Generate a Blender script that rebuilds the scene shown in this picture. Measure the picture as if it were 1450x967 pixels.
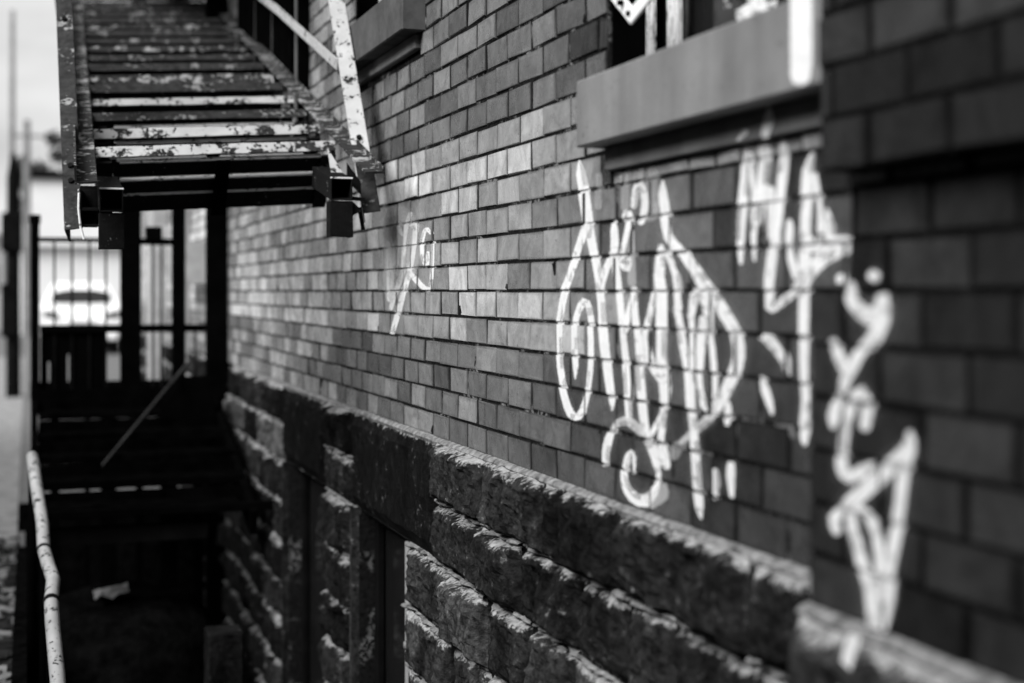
import bpy, bmesh, math, random
from mathutils import Vector, Matrix, noise
R = math.radians
S = bpy.context.scene
for o in list(bpy.data.objects): bpy.data.objects.remove(o)
random.seed(11)

# ------------------------------------------------------------------ camera
EYE = 1.5                      # eye height above the pavement
cam = bpy.data.cameras.new('camera')
cam_ob = bpy.data.objects.new('camera', cam)
S.collection.objects.link(cam_ob)
cam_ob.location = (0, 0, EYE)
cam_ob.rotation_euler = (R(90), 0, -math.atan(685 / 2014))
cam.sensor_width = 36; cam.lens = 50
cam.shift_y = -0.0493
cam.clip_start = 0.05; cam.clip_end = 3000
cam.dof.use_dof = True
cam.dof.focus_distance = 3.75
cam.dof.aperture_fstop = 1.75
S.camera = cam_ob

# ------------------------------------------------------------------ sky and sun
SUN_DIR = Vector((-0.66, -0.38, 0.65)).normalized()      # towards the sun
w = bpy.data.worlds.new('World'); S.world = w; w.use_nodes = True
nt = w.node_tree; N = nt.nodes; L = nt.links
for n in list(N): N.remove(n)
out = N.new('ShaderNodeOutputWorld'); bg = N.new('ShaderNodeBackground')
sky = N.new('ShaderNodeTexSky'); sky.sky_type = 'NISHITA'; sky.sun_disc = False
sky.sun_elevation = math.asin(SUN_DIR.z); sky.sun_rotation = math.atan2(SUN_DIR.x, SUN_DIR.y)
sky.air_density = 1.0; sky.dust_density = 3.0
bw = N.new('ShaderNodeRGBToBW')                          # a black and white photograph
tc = N.new('ShaderNodeTexCoord'); mp = N.new('ShaderNodeMapping'); mp.inputs['Scale'].default_value = (2.2, 2.2, 7)
ns = N.new('ShaderNodeTexNoise'); ns.inputs['Scale'].default_value = 2.2; ns.inputs['Detail'].default_value = 5
rp = N.new('ShaderNodeMapRange'); rp.inputs[1].default_value = .35; rp.inputs[2].default_value = .65
rp.inputs[3].default_value = 7.0; rp.inputs[4].default_value = 11.2
mx = N.new('ShaderNodeMix'); mx.data_type = 'FLOAT'; mx.inputs[0].default_value = .88   # cloud cover over the clear sky
L.new(tc.outputs['Generated'], mp.inputs[0]); L.new(mp.outputs[0], ns.inputs['Vector']); L.new(ns.outputs[0], rp.inputs[0])
L.new(sky.outputs[0], bw.inputs[0]); L.new(bw.outputs[0], mx.inputs[2]); L.new(rp.outputs[0], mx.inputs[3])
L.new(mx.outputs[0], bg.inputs['Color']); bg.inputs['Strength'].default_value = 0.047
L.new(bg.outputs[0], out.inputs['Surface'])
sl = bpy.data.lights.new('sun', 'SUN'); sl.energy = 3.2; sl.angle = R(34); sl.color = (1, 1, 1)
so = bpy.data.objects.new('sun', sl); S.collection.objects.link(so)
so.rotation_euler = SUN_DIR.to_track_quat('Z', 'Y').to_euler(); so.location = (-6, 3, 8)
S.view_settings.view_transform = 'Standard'; S.view_settings.look = 'None'
S.view_settings.exposure = 0.95; S.view_settings.gamma = 1.0

# ------------------------------------------------------------------ helpers
C = bpy.context.collection
def tag(o, label=None, cat=None, group=None, kind=None):
    if label: o['label'] = label
    if cat: o['category'] = cat
    if group: o['group'] = group
    if kind: o['kind'] = kind
    return o
def empty(name, label, cat, loc=(0, 0, 0), group=None):
    o = bpy.data.objects.new(name, None); C.objects.link(o); o.location = loc
    return tag(o, label, cat, group)
class MB:
    """collects shapes in world coordinates measured from the eye (z = 0 at eye height)"""
    def __init__(s): s.v = []; s.f = []; s.mi = []; s.top = {}
    def poly(s, pts, mi=0):
        b = len(s.v); s.v += [tuple(p) for p in pts]; s.f.append(tuple(range(b, b + len(pts)))); s.mi.append(mi)
    def hexa(s, p, mi=0, idx=None):
        b = len(s.v); s.v += [tuple(q) for q in p]
        for q in ((0, 3, 2, 1), (4, 5, 6, 7), (0, 1, 5, 4), (1, 2, 6, 5), (2, 3, 7, 6), (3, 0, 4, 7)):
            s.f.append(tuple(b + i for i in q)); s.mi.append(mi)
    def box(s, x0, x1, y0, y1, z0, z1, mi=0, j=0):
        r = lambda: random.uniform(-j, j) if j else 0
        s.hexa([(x + r(), y + r(), z + r()) for z in (z0, z1) for x, y in ((x0, y0), (x1, y0), (x1, y1), (x0, y1))], mi)
    def obox(s, c, ax, ay, az, mi=0):
        c = Vector(c); ax = Vector(ax); ay = Vector(ay); az = Vector(az)
        s.hexa([c + i * ax + j * ay + k * az for k in (-1, 1) for i, j in ((-1, -1), (1, -1), (1, 1), (-1, 1))], mi)
    def bar(s, a, b, w, h, up=(0, 0, 1), mi=0):
        a = Vector(a); b = Vector(b); d = (b - a); u = Vector(up); sd = d.cross(u).normalized(); u = sd.cross(d).normalized()
        s.obox((a + b) / 2, sd * w / 2, d / 2, u * h / 2, mi)
    def tube(s, pts, r, n=12, mi=0, cap=True):
        pts = [Vector(p) for p in pts]; b = len(s.v); prev = None
        rr = r if isinstance(r, (list, tuple)) else [r] * len(pts)
        for i, p in enumerate(pts):
            t = (pts[min(i + 1, len(pts) - 1)] - pts[max(i - 1, 0)]).normalized()
            x = t.cross(Vector((0, 0, 1))) if abs(t.z) < .9 else t.cross(Vector((1, 0, 0)))
            x.normalize(); y = t.cross(x)
            for k in range(n):
                a = 2 * math.pi * k / n; s.v.append(tuple(p + (x * math.cos(a) + y * math.sin(a)) * rr[i]))
        for i in range(len(pts) - 1):
            for k in range(n):
                a = b + i * n + k; c = b + i * n + (k + 1) % n; s.f.append((a, c, c + n, a + n)); s.mi.append(mi)
        if cap:
            s.f.append(tuple(b + k for k in range(n))[::-1]); s.mi.append(mi)
            s.f.append(tuple(b + (len(pts) - 1) * n + k for k in range(n))); s.mi.append(mi)
    def prism(s, pts, off, mi=0):
        """polygon pts swept by the vector off"""
        off = Vector(off); P = [Vector(p) for p in pts]; n = len(P); b = len(s.v)
        s.v += [tuple(p) for p in P] + [tuple(p + off) for p in P]
        s.f.append(tuple(b + i for i in range(n))[::-1]); s.f.append(tuple(b + n + i for i in range(n))); s.mi += [mi, mi]
        for i in range(n):
            s.f.append((b + i, b + (i + 1) % n, b + n + (i + 1) % n, b + n + i)); s.mi.append(mi)
    def grid(s, fn, nu, nv, mi=0):
        b = len(s.v)
        for i in range(nu + 1):
            for j in range(nv + 1): s.v.append(tuple(fn(i / nu, j / nv)))
        for i in range(nu):
            for j in range(nv):
                a = b + i * (nv + 1) + j; s.f.append((a, a + 1, a + nv + 2, a + nv + 1)); s.mi.append(mi)
    def build(s, name, mats, parent=None, smooth=False, bevel=0, recalc=True):
        me = bpy.data.meshes.new(name); me.from_pydata(s.v, [], s.f)
        for m in (mats if isinstance(mats, (list, tuple)) else [mats]): me.materials.append(m)
        me.polygons.foreach_set('material_index', s.mi)
        if s.top:
            at = me.attributes.new('from_top', 'FLOAT', 'POINT'); at.data.foreach_set('value', [s.top.get(i, .2) for i in range(len(s.v))])
        if recalc:
            bm = bmesh.new(); bm.from_mesh(me); bmesh.ops.recalc_face_normals(bm, faces=bm.faces)
            if bevel: bmesh.ops.bevel(bm, geom=list(bm.edges), offset=bevel, segments=1, affect='EDGES', clamp_overlap=True)
            bm.to_mesh(me); bm.free()
        if smooth: me.polygons.foreach_set('use_smooth', [True] * len(me.polygons))
        o = bpy.data.objects.new(name, me); C.objects.link(o)
        if parent is not None:
            o.parent = parent
            base = parent
            loc = Vector(base.location)
            while base.parent: base = base.parent; loc = loc + base.location
            me.transform(Matrix.Translation(Vector((0, 0, EYE)) - loc))
        else:
            me.transform(Matrix.Translation(Vector((0, 0, EYE))))
        return o
def top(mb, name, mats, label, cat, group=None, **k):
    """a thing that is one mesh: its origin goes to its base"""
    o = mb.build(name, mats, **k)
    xs = [v.co for v in o.data.vertices]
    c = Vector((sum(v.x for v in xs) / len(xs), sum(v.y for v in xs) / len(xs), min(v.z for v in xs)))
    o.data.transform(Matrix.Translation(-c)); o.location = c
    return tag(o, label, cat, group)
def setting(mb, name, mats, **k): return tag(mb.build(name, mats, **k), kind='structure')

# ------------------------------------------------------------------ materials
def mat(name, build):
    m = bpy.data.materials.new(name); m.use_nodes = True; nt = m.node_tree
    for n in list(nt.nodes): nt.nodes.remove(n)
    o = nt.nodes.new('ShaderNodeOutputMaterial'); b = nt.nodes.new('ShaderNodeBsdfPrincipled')
    nt.links.new(b.outputs[0], o.inputs[0]); build(nt, b, o); return m
def nd(nt, t, **k):
    n = nt.nodes.new(t)
    for a, v in k.items():
        if a.startswith('i_'):
            key = a[2:]; key = int(key) if key.isdigit() else key.replace('_', ' ')
            n.inputs[key].default_value = v
        else: setattr(n, a, v)
    return n
def obj_coord(nt, scale=(1, 1, 1)):
    t = nd(nt, 'ShaderNodeTexCoord'); m = nd(nt, 'ShaderNodeMapping'); m.inputs['Scale'].default_value = scale
    nt.links.new(t.outputs['Object'], m.inputs[0]); return m.outputs[0]
def noi(nt, co, scale, detail=4, rough=.55, dist=0):
    n = nd(nt, 'ShaderNodeTexNoise', i_Scale=scale, i_Detail=detail, i_Roughness=rough, i_Distortion=dist)
    nt.links.new(co, n.inputs['Vector']); return n.outputs[0]
def mrange(nt, v, a, b, c, d, smooth=False):
    n = nd(nt, 'ShaderNodeMapRange'); n.interpolation_type = 'SMOOTHSTEP' if smooth else 'LINEAR'
    for i, x in zip((1, 2, 3, 4), (a, b, c, d)): n.inputs[i].default_value = x
    nt.links.new(v, n.inputs[0]); return n.outputs[0]
def mth(nt, op, a, b=None, c=None, clamp=False):
    n = nd(nt, 'ShaderNodeMath', operation=op); n.use_clamp = clamp
    for i, x in enumerate((a, b, c)):
        if x is None: continue
        if isinstance(x, (int, float)): n.inputs[i].default_value = x
        else: nt.links.new(x, n.inputs[i])
    return n.outputs[0]
def mixf(nt, f, a, b):
    n = nd(nt, 'ShaderNodeMix', data_type='FLOAT')
    for i, x in ((0, f), (2, a), (3, b)):
        if isinstance(x, (int, float)): n.inputs[i].default_value = x
        else: nt.links.new(x, n.inputs[i])
    return n.outputs[0]
def bump(nt, b, h, strength, dist):
    n = nd(nt, 'ShaderNodeBump', i_Strength=strength, i_Distance=dist)
    nt.links.new(h, n.inputs['Height']); nt.links.new(n.outputs[0], b.inputs['Normal'])
def grey(v): return (v, v, v, 1)

def _brick(nt, b, o):
    at = nd(nt, 'ShaderNodeAttribute', attribute_name='tone'); co = obj_coord(nt)
    big = mrange(nt, noi(nt, co, 15, 6, .65, .8), .3, .7, .62, 1.34)
    fine = mrange(nt, noi(nt, co, 150, 4, .7), .3, .7, .93, 1.07)
    c = mth(nt, 'MULTIPLY', mth(nt, 'MULTIPLY', at.outputs['Fac'], big), fine)
    pit = mrange(nt, noi(nt, co, 110, 3, .6), .64, .70, 0, 1)
    pit2 = mrange(nt, noi(nt, co, 9, 2, .5), .45, .62, 0, 1)
    pp = mth(nt, 'MULTIPLY', pit, pit2)
    c = mixf(nt, pp, c, .025)
    nt.links.new(c, b.inputs['Base Color'])
    r = mrange(nt, noi(nt, co, 30, 4), .3, .7, .20, .40); nt.links.new(r, b.inputs['Roughness'])
    nt.links.new(mrange(nt, at.outputs['Fac'], .02, .08, .06, .42), b.inputs['Specular IOR Level'])
    h = mth(nt, 'ADD', mth(nt, 'MULTIPLY', noi(nt, co, 22, 4), 1.0), mth(nt, 'MULTIPLY', noi(nt, co, 260, 3), .12))
    h = mth(nt, 'SUBTRACT', h, mth(nt, 'MULTIPLY', pp, .3))
    bump(nt, b, h, .35, .006)
M_brick = mat('glazed_brick', _brick)
def _mortar(base, lo, hi, sc=60, bs=.006):
    def f(nt, b, o):
        co = obj_coord(nt); n = noi(nt, co, sc, 5, .65)
        v = mrange(nt, n, .3, .7, lo, hi); nt.links.new(v, b.inputs['Base Color']); b.inputs['Roughness'].default_value = .95; b.inputs['Specular IOR Level'].default_value = 0
        bump(nt, b, noi(nt, co, sc * 2, 4, .7), .8, bs)
    return f
def _mort(nt, b, o):
    co = obj_coord(nt); n = noi(nt, co, 60, 5, .65); v = mrange(nt, n, .3, .7, .004, .02)
    k = mth(nt, 'MULTIPLY', mrange(nt, noi(nt, co, 6, 3), .54, .62, 0, 1), mrange(nt, n, .48, .56, 0, 1))
    nt.links.new(mixf(nt, k, v, .16), b.inputs['Base Color']); b.inputs['Roughness'].default_value = .95; b.inputs['Specular IOR Level'].default_value = 0
    bump(nt, b, noi(nt, co, 150, 4, .7), .8, .004)
M_mortar = mat('dark_mortar', _mort)
M_joint_dark = mat('black_mortar', _mortar(0, .002, .010))
M_crust = mat('light_mortar', _mortar(0, .04, .30, 38))
M_concrete = mat('worn_concrete', _mortar(0, .14, .30, 8, .004))
M_soil = mat('soil', _mortar(0, .006, .05, 14, .01))
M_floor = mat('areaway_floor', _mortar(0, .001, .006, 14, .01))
M_road = mat('asphalt', _mortar(0, .10, .16, 5, .004))
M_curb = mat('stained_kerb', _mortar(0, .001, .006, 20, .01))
def _sill(nt, b, o):
    co = obj_coord(nt); v = mrange(nt, noi(nt, co, 5, 6, .6),   .3, .7, .13, .20)
    st = mrange(nt, noi(nt, obj_coord(nt, (1, 1, .12)), 16, 6), .32, .65, .82, 1.06)
    sp = mrange(nt, noi(nt, co, 70, 3), .66, .72, 1, .45)
    v = mth(nt, 'MULTIPLY', mth(nt, 'MULTIPLY', v, st), sp)
    nt.links.new(v, b.inputs['Base Color']); b.inputs['Roughness'].default_value = .6
    bump(nt, b, noi(nt, co, 150, 4), .25, .003)
M_sill = mat('painted_stone_sill', _sill)
def _sub(nt, b, o):
    co = obj_coord(nt); v = mrange(nt, noi(nt, co, 9, 5), .3, .7, .12, .20); b.inputs['Specular IOR Level'].default_value = .05
    nt.links.new(v, b.inputs['Base Color']); b.inputs['Roughness'].default_value = .6
    bump(nt, b, noi(nt, co, 120, 4), .3, .003)
M_sill_d = mat('shaded_sill', _mortar(0, .05, .10, 9, .002))  # sill stone darkened: the shade from above is put into its colour
M_subsill = mat('dark_stone_course', _sub)
def _stone(lo, hi, crust=True):
    def f(nt, b, o):
        co = obj_coord(nt)
        n1 = noi(nt, co, 7, 8, .68, .8); n2 = noi(nt, co, 45, 6, .72); n3 = noi(nt, obj_coord(nt, (1, 1, .25)), 12, 4, .6)
        a = mth(nt, 'MULTIPLY', mrange(nt, n1, .32, .68, lo, hi), mrange(nt, n2, .32, .68, .25, 2.0))
        a = mth(nt, 'MULTIPLY', a, mrange(nt, n3, .35, .65, .6, 1.3))
        fl = mth(nt, 'MULTIPLY', mrange(nt, n2, .60, .68, 0, 1), mrange(nt, n1, .5, .6, 0, 1))
        a = mixf(nt, mth(nt, 'MULTIPLY', fl, .6), a, .34)
        oi = nd(nt, 'ShaderNodeObjectInfo'); a = mth(nt, 'MULTIPLY', a, mrange(nt, oi.outputs['Random'], 0, 1, .35, 1.8))
        te = nd(nt, 'ShaderNodeAttribute', attribute_name='from_top')          # lime and grit along the top arris, with sky light on it painted in
        q = mth(nt, 'ADD', te.outputs['Fac'], mth(nt, 'MULTIPLY', mth(nt, 'SUBTRACT', noi(nt, co, 55, 6, .75), .5), .075))
        q = mth(nt, 'ADD', q, mth(nt, 'MULTIPLY', mth(nt, 'SUBTRACT', noi(nt, co, 9, 3, .6), .5), .05))
        q = mrange(nt, q, .012, .004, 0, 1 if crust else 0)
        a = mixf(nt, mth(nt, 'MULTIPLY', q, .85), a, mrange(nt, n2, .3, .7, .14, .60))
        nt.links.new(a, b.inputs['Base Color']); b.inputs['Roughness'].default_value = .8; b.inputs['Specular IOR Level'].default_value = .05
        h = mth(nt, 'ADD', mth(nt, 'MULTIPLY', n2, .5), mth(nt, 'ADD', n1, mth(nt, 'MULTIPLY', noi(nt, co, 170, 4, .7), .12)))
        bump(nt, b, h, .9, .022)
    return f
M_stone = mat('rock_faced_stone', _stone(.002, .022))
M_stone_l = mat('rock_faced_stone_pale', _stone(.004, .065))
M_plain = mat('dark_plain_stone', _stone(.003, .03, False))
M_lintel = mat('dark_lintel_stone', _stone(.001, .008))
def _paint(th, light=.55, dark=.03, sc=22, stretch=(1, 1, 1), met=0):
    """paint over rust: th = share of rust"""
    def f(nt, b, o):
        co = obj_coord(nt, stretch)
        n = mth(nt, 'ADD', mth(nt, 'MULTIPLY', noi(nt, co, sc, 6, .68, .3), .7), mth(nt, 'MULTIPLY', noi(nt, co, sc * 5, 3, .6), .3))
        k = mrange(nt, n, th - .012, th + .012, 0, 1)          # 1 = paint
        rust = mrange(nt, noi(nt, co, sc * 2.5, 6, .75), .3, .7, dark * .5, dark * 2.2)
        pnt = mrange(nt, noi(nt, co, sc * .6, 4), .3, .7, light * .85, light * 1.1)
        c = mixf(nt, k, rust, pnt); nt.links.new(c, b.inputs['Base Color'])
        nt.links.new(mixf(nt, k, .85, .42), b.inputs['Roughness']); nt.links.new(mixf(nt, k, .08, .45), b.inputs['Specular IOR Level'])
        h = mth(nt, 'ADD', k, mth(nt, 'MULTIPLY', noi(nt, co, sc * 6, 5, .7), .5))
        bump(nt, b, h, .6, .0025)
    return f
M_pl = mat('pale_chipped_paint', _paint(.468, .44, .02, 17))
M_pl2 = mat('pale_clean_paint', _paint(.43, .42, .02, 22))
M_pm = mat('rusted_mixed_paint', _paint(.545, .32, .02, 14, (.8, 1.2, 1.2)))
M_pd = mat('rusted_dark_paint', _paint(.575, .21, .022, 15, (.8, 1.2, 1.2)))
M_pk = mat('black_rusty_steel', _paint(.63, .14, .004, 20))
M_edge = mat('lit_worn_edge', _paint(.43, .80, .06, 40, (.5, 1, 1)))  # pale bare steel, with light caught on edges painted in
def _flat(v, r=.6, n=.15, sc=8):
    def f(nt, b, o):
        b.inputs['Specular IOR Level'].default_value = .5 if v > .1 or r < .2 else 0
        co = obj_coord(nt); c = mrange(nt, noi(nt, co, sc, 5), .3, .7, v * (1 - n), v * (1 + n))
        nt.links.new(c, b.inputs['Base Color']); b.inputs['Roughness'].default_value = r
    return f
M_black = mat('black_painted_steel', _flat(.0018, .75, .4))
M_dark = mat('dark_painted_steel', _flat(.006, .6, .4))
M_glass_dark = mat('dark_window_glass', _flat(.01, .12, .2))
M_litter = mat('soiled_paper', _flat(.30, .8, .3))
M_bar = mat('dull_bar_metal', _flat(.035, .7, .3))
M_white = mat('white_paint', _flat(.75, .6, .06))
M_wood_white = mat('flaking_white_frame', _paint(.46, .65, .05, 45, (3, 3, .4)))
M_wall_far = mat('pale_render', _flat(.70, .8, .04, 2))
M_roof = mat('grey_roof', _flat(.55, .8, .08, 2))
M_grey = mat('mid_grey', _flat(.16, .8, .3, 3))
M_pole = mat('weathered_pole', _flat(.13, .8, .3, 3))
M_car = mat('white_car_paint', _flat(.85, .3, .02))
M_tyre = mat('tyre_rubber', _flat(.02, .8, .1))
M_bark = mat('bark', _flat(.06, .9, .4, 10))
M_leaf = mat('foliage', _flat(.06, .7, .5, 3))
M_steps = mat('dark_wet_timber', _flat(.0015, .8, .6, 12))
M_plastic = mat('crumpled_plastic', _flat(.5, .3, .1))
M_pale_brick = mat('pale_flat_brickwork', _mortar(0, .26, .42, 9, .003))
M_door = mat('grey_door', _flat(.30, .6, .1))
def _spray(nt, b, o):
    uv = nd(nt, 'ShaderNodeAttribute', attribute_name='spray'); sep = nd(nt, 'ShaderNodeSeparateXYZ'); nt.links.new(uv.outputs['Vector'], sep.inputs[0])
    co = obj_coord(nt)
    u = mth(nt, 'ABSOLUTE', sep.outputs[0]); n = noi(nt, co, 240, 3, .7)
    u = mth(nt, 'ADD', u, mth(nt, 'MULTIPLY', mth(nt, 'SUBTRACT', n, .5), .5))
    a = mrange(nt, u, 1.0, .76, 0, 1, True)
    a = mth(nt, 'MULTIPLY', a, sep.outputs[1])
    a = mth(nt, 'MULTIPLY', a, mrange(nt, noi(nt, co, 35, 4, .6), .3, .5, .88, 1))
    b.inputs['Base Color'].default_value = grey(.74); b.inputs['Roughness'].default_value = .55
    tr = nd(nt, 'ShaderNodeBsdfTransparent'); mx = nd(nt, 'ShaderNodeMixShader')
    nt.links.new(a, mx.inputs[0]); nt.links.new(tr.outputs[0], mx.inputs[1]); nt.links.new(b.outputs[0], mx.inputs[2])
    nt.links.new(mx.outputs[0], o.inputs[0])
M_spray = mat('white_spray_paint', _spray)

# ------------------------------------------------------------------ the brick building
HC = .0708                     # brick course
BL = .1710                     # brick length with its joint
DW, DP, DM, DT = 1.12, 1.0, 1.064, 1.016   # planes: wall, pier foot, pier middle, pier top
WIN = (1.757, 2.687, .425, 2.3)            # upper window opening: y0 y1 z0 z1
WIN2 = (4.16, 5.04, .918, 2.6)
bld = empty('brick_building', 'dark glazed brick building wall with graffiti, stone sills and a rock faced stone base', 'building', (1.3, 5, 0))
TH = math.atan(685 / 2014); CT, ST = math.cos(TH), math.sin(TH)
def px(x, y, z):
    Z = y * CT + x * ST
    if Z < .2: return None
    X = x * CT - y * ST
    return (725 + 2014 * X / Z, 412 - 2014 * z / Z)

bricks = []                    # (plane, y0, y1, z0, z1, tone)
def tone_at(plane, y, z):  # brick greys by position; part of the light fall-off is painted in
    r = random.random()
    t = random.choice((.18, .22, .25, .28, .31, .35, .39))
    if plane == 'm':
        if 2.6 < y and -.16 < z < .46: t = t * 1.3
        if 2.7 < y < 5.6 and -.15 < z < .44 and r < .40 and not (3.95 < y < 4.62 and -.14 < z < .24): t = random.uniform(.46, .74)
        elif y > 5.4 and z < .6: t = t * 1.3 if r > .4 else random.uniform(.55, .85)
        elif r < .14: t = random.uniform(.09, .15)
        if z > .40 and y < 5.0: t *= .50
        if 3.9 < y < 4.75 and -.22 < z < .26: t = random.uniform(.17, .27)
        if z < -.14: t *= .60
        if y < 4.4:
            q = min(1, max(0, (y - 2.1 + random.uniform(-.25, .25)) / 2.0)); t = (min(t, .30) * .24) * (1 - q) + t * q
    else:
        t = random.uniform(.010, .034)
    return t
def course(plane, D, r, ya, yb, phase, blockers=()):
    z0 = r * HC; z1 = z0 + HC; y = phase
    while y > ya: y -= BL
    while y < yb:
        a, b = max(y, ya), min(y + BL, yb); y += BL
        segs = [(a, b)]
        for (y0, y1, zz0, zz1) in blockers:
            if z1 - .01 > zz0 and z0 + .01 < zz1:
                ns_ = []
                for s0, s1 in segs:
                    if s1 <= y0 or s0 >= y1: ns_.append((s0, s1)); continue
                    if s0 < y0: ns_.append((s0, y0))
                    if s1 > y1: ns_.append((y1, s1))
                segs = ns_
        for s0, s1 in segs:
            if s1 - s0 < .02: continue
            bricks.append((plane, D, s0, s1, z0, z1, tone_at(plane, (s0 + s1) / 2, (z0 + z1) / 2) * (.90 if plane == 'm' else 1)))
SILL = (1.757, 2.687, .290, .425); SUB = (1.757, 2.66, .243, .290)
SILL2 = (4.107, 5.04, .777, .918); SUB2 = (4.15, 5.0, .731, .777)
blk = [WIN, WIN2, SILL, (SUB[0], SUB[1], .243, .290), SILL2, SUB2]
for r in range(-6, 30):
    ph = 3.926 if r % 2 else 3.841
    ph += random.uniform(-.006, .006)
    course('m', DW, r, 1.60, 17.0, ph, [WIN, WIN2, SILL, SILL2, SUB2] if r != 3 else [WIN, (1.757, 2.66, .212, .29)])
# thin closing course under the sub-sill
y = 1.757
while y < 2.66:
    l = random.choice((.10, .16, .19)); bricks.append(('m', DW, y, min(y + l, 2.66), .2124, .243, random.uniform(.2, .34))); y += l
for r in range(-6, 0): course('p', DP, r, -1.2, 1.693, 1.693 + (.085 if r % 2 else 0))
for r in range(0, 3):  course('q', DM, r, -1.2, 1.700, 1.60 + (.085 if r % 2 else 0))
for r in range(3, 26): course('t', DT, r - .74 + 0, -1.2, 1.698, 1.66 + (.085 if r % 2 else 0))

def brick_geo(bk):
    pl, D, y0, y1, z0, z1, tone = bk
    hj, bj = .0045, .0024
    r = random.uniform
    x = D + r(-.0012, .0012)
    ty, tz = r(-.0024, .0024), r(-.0010, .0010)
    a0, a1, c0, c1 = y0 + hj + r(-.0010, .0010), y1 - hj + r(-.0010, .0010), z0 + bj + r(-.0010, .0014), z1 - bj + r(-.0014, .0010)
    if a1 - a0 < .012: a1 = a0 + .012
    bv = .0022
    q = [(a0, c0), (a1, c0), (a1, c1), (a0, c1)]; sg = [(1, 1), (-1, 1), (-1, -1), (1, -1)]
    v = []
    for (a, c), (sa, sc) in zip(q, sg):
        b2 = bv * r(.6, 1.9) 
        v.append((x + ty * -sa + tz * -sc, a + sa * b2, c + sc * b2))
    for (a, c) in q: v.append((x + .0036, a, c))
    for (a, c) in q: v.append((x + .03, a, c))
    ig = min(.012, (a1 - a0) * .25); jg = .006
    for (a, c), (sa, sc), p in zip(q, sg, v[:4]): v.append((p[0], p[1] + sa * ig * r(.6, 1.4), p[2] + sc * jg * r(.5, 1.5)))
    f = [(12, 13, 14, 15)] + [(i, (i + 1) % 4, 12 + (i + 1) % 4, 12 + i) for i in range(4)]
    for i in range(4):
        j = (i + 1) % 4
        f.append((4 + i, 4 + j, j, i)); f.append((8 + i, 8 + j, 4 + j, 4 + i))
    return v, f
def area(bk):
    pl, D, y0, y1, z0, z1, t = bk
    a = px(D, y0, z0); b = px(D, y1, z1)
    if not a or not b: return 0
    cx, cy = (a[0] + b[0]) / 2, (a[1] + b[1]) / 2
    if not (-20 < cx < 1490 and -20 < cy < 990): return 0
    return abs(a[0] - b[0]) * abs(px(D, (y0 + y1) / 2, z0)[1] - px(D, (y0 + y1) / 2, z1)[1])
bricks.sort(key=area, reverse=True)
geo = [brick_geo(b) for b in bricks]
def brick_mesh(items, name):
    v = []; f = []; tones = []
    for (vv, ff), t in items:
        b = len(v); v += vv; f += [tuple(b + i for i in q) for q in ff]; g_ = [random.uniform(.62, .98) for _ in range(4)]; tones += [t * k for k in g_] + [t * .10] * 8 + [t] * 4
    me = bpy.data.meshes.new(name); me.from_pydata(v, [], f); me.materials.append(M_brick)
    at = me.attributes.new('tone', 'FLOAT', 'POINT'); at.data.foreach_set('value', tones)
    me.transform(Matrix.Translation(Vector((0, 0, EYE)) - bld.location))
    o = bpy.data.objects.new(name, me); C.objects.link(o); o.parent = bld; return o
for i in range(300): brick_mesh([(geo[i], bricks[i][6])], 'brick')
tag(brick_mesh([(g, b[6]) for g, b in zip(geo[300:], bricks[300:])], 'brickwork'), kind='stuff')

# mortar bed behind the bricks, with the window openings left out
def slab(x0, x1, y0, y1, z0, z1, holes, mb):
    ys = sorted({y0, y1, *[h[0] for h in holes], *[h[1] for h in holes]}); ys = [y for y in ys if y0 <= y <= y1]
    for a, b in zip(ys, ys[1:]):
        zs = [(z0, z1)]
        for h in holes:
            if h[0] < b - 1e-6 and h[1] > a + 1e-6:
                n_ = []
                for p, q in zs:
                    if h[3] <= p or h[2] >= q: n_.append((p, q)); continue
                    if h[2] > p: n_.append((p, h[2]))
                    if h[3] < q: n_.append((h[3], q))
                zs = n_
        for p, q in zs: mb.box(x0, x1, a, b, p, q)
m = MB(); slab(DW + .0034, 1.5, 1.5, 16.99, -.426, 2.3, [WIN, WIN2], m); m.box(DW + .0034, 1.5, 1.5, 16.99, 2.6, 6)
slab(DW + .0034, 1.5, 1.5, 16.99, 2.301, 2.599, [(4.16, 5.04, 2.2, 2.6)], m)
m.build('mortar_bed', M_mortar, bld); m = MB(); m.box(DP + .0034, 1.122, -1.2, 1.688, -.425, -.002); m.box(DM + .0034, 1.122, -1.2, 1.694, -.002, .161); m.box(DT + .0034, 1.122, -1.2, 1.692, .1615, 6)
m.build('mortar_bed', M_joint_dark, bld)
m = MB(); m.box(1.13, 1.6, 1.5, 17.05, 2.35, 6.5); m.build('upper_wall', M_pale_brick, bld)
# sills
m = MB(); m.box(1.051, 1.30, SILL[0] - .004, SILL[1], SILL[2], SILL[3]); m.build('window_sill', M_sill, bld, bevel=.0035)
m = MB(); m.box(1.102, 1.30, SUB[0] - .004, SUB[1], SUB[2], SUB[3] - .001); m.build('sill_course', M_subsill, bld, bevel=.002)
m = MB(); m.box(1.051, 1.30, SILL2[0], SILL2[1], SILL2[2], SILL2[3]); m.build('window_sill', M_sill_d, bld, bevel=.004)
m = MB(); m.box(1.102, 1.30, SUB2[0], SUB2[1], SUB2[2], SUB2[3] - .001); m.build('sill_course', M_subsill, bld, bevel=.003)
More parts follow.
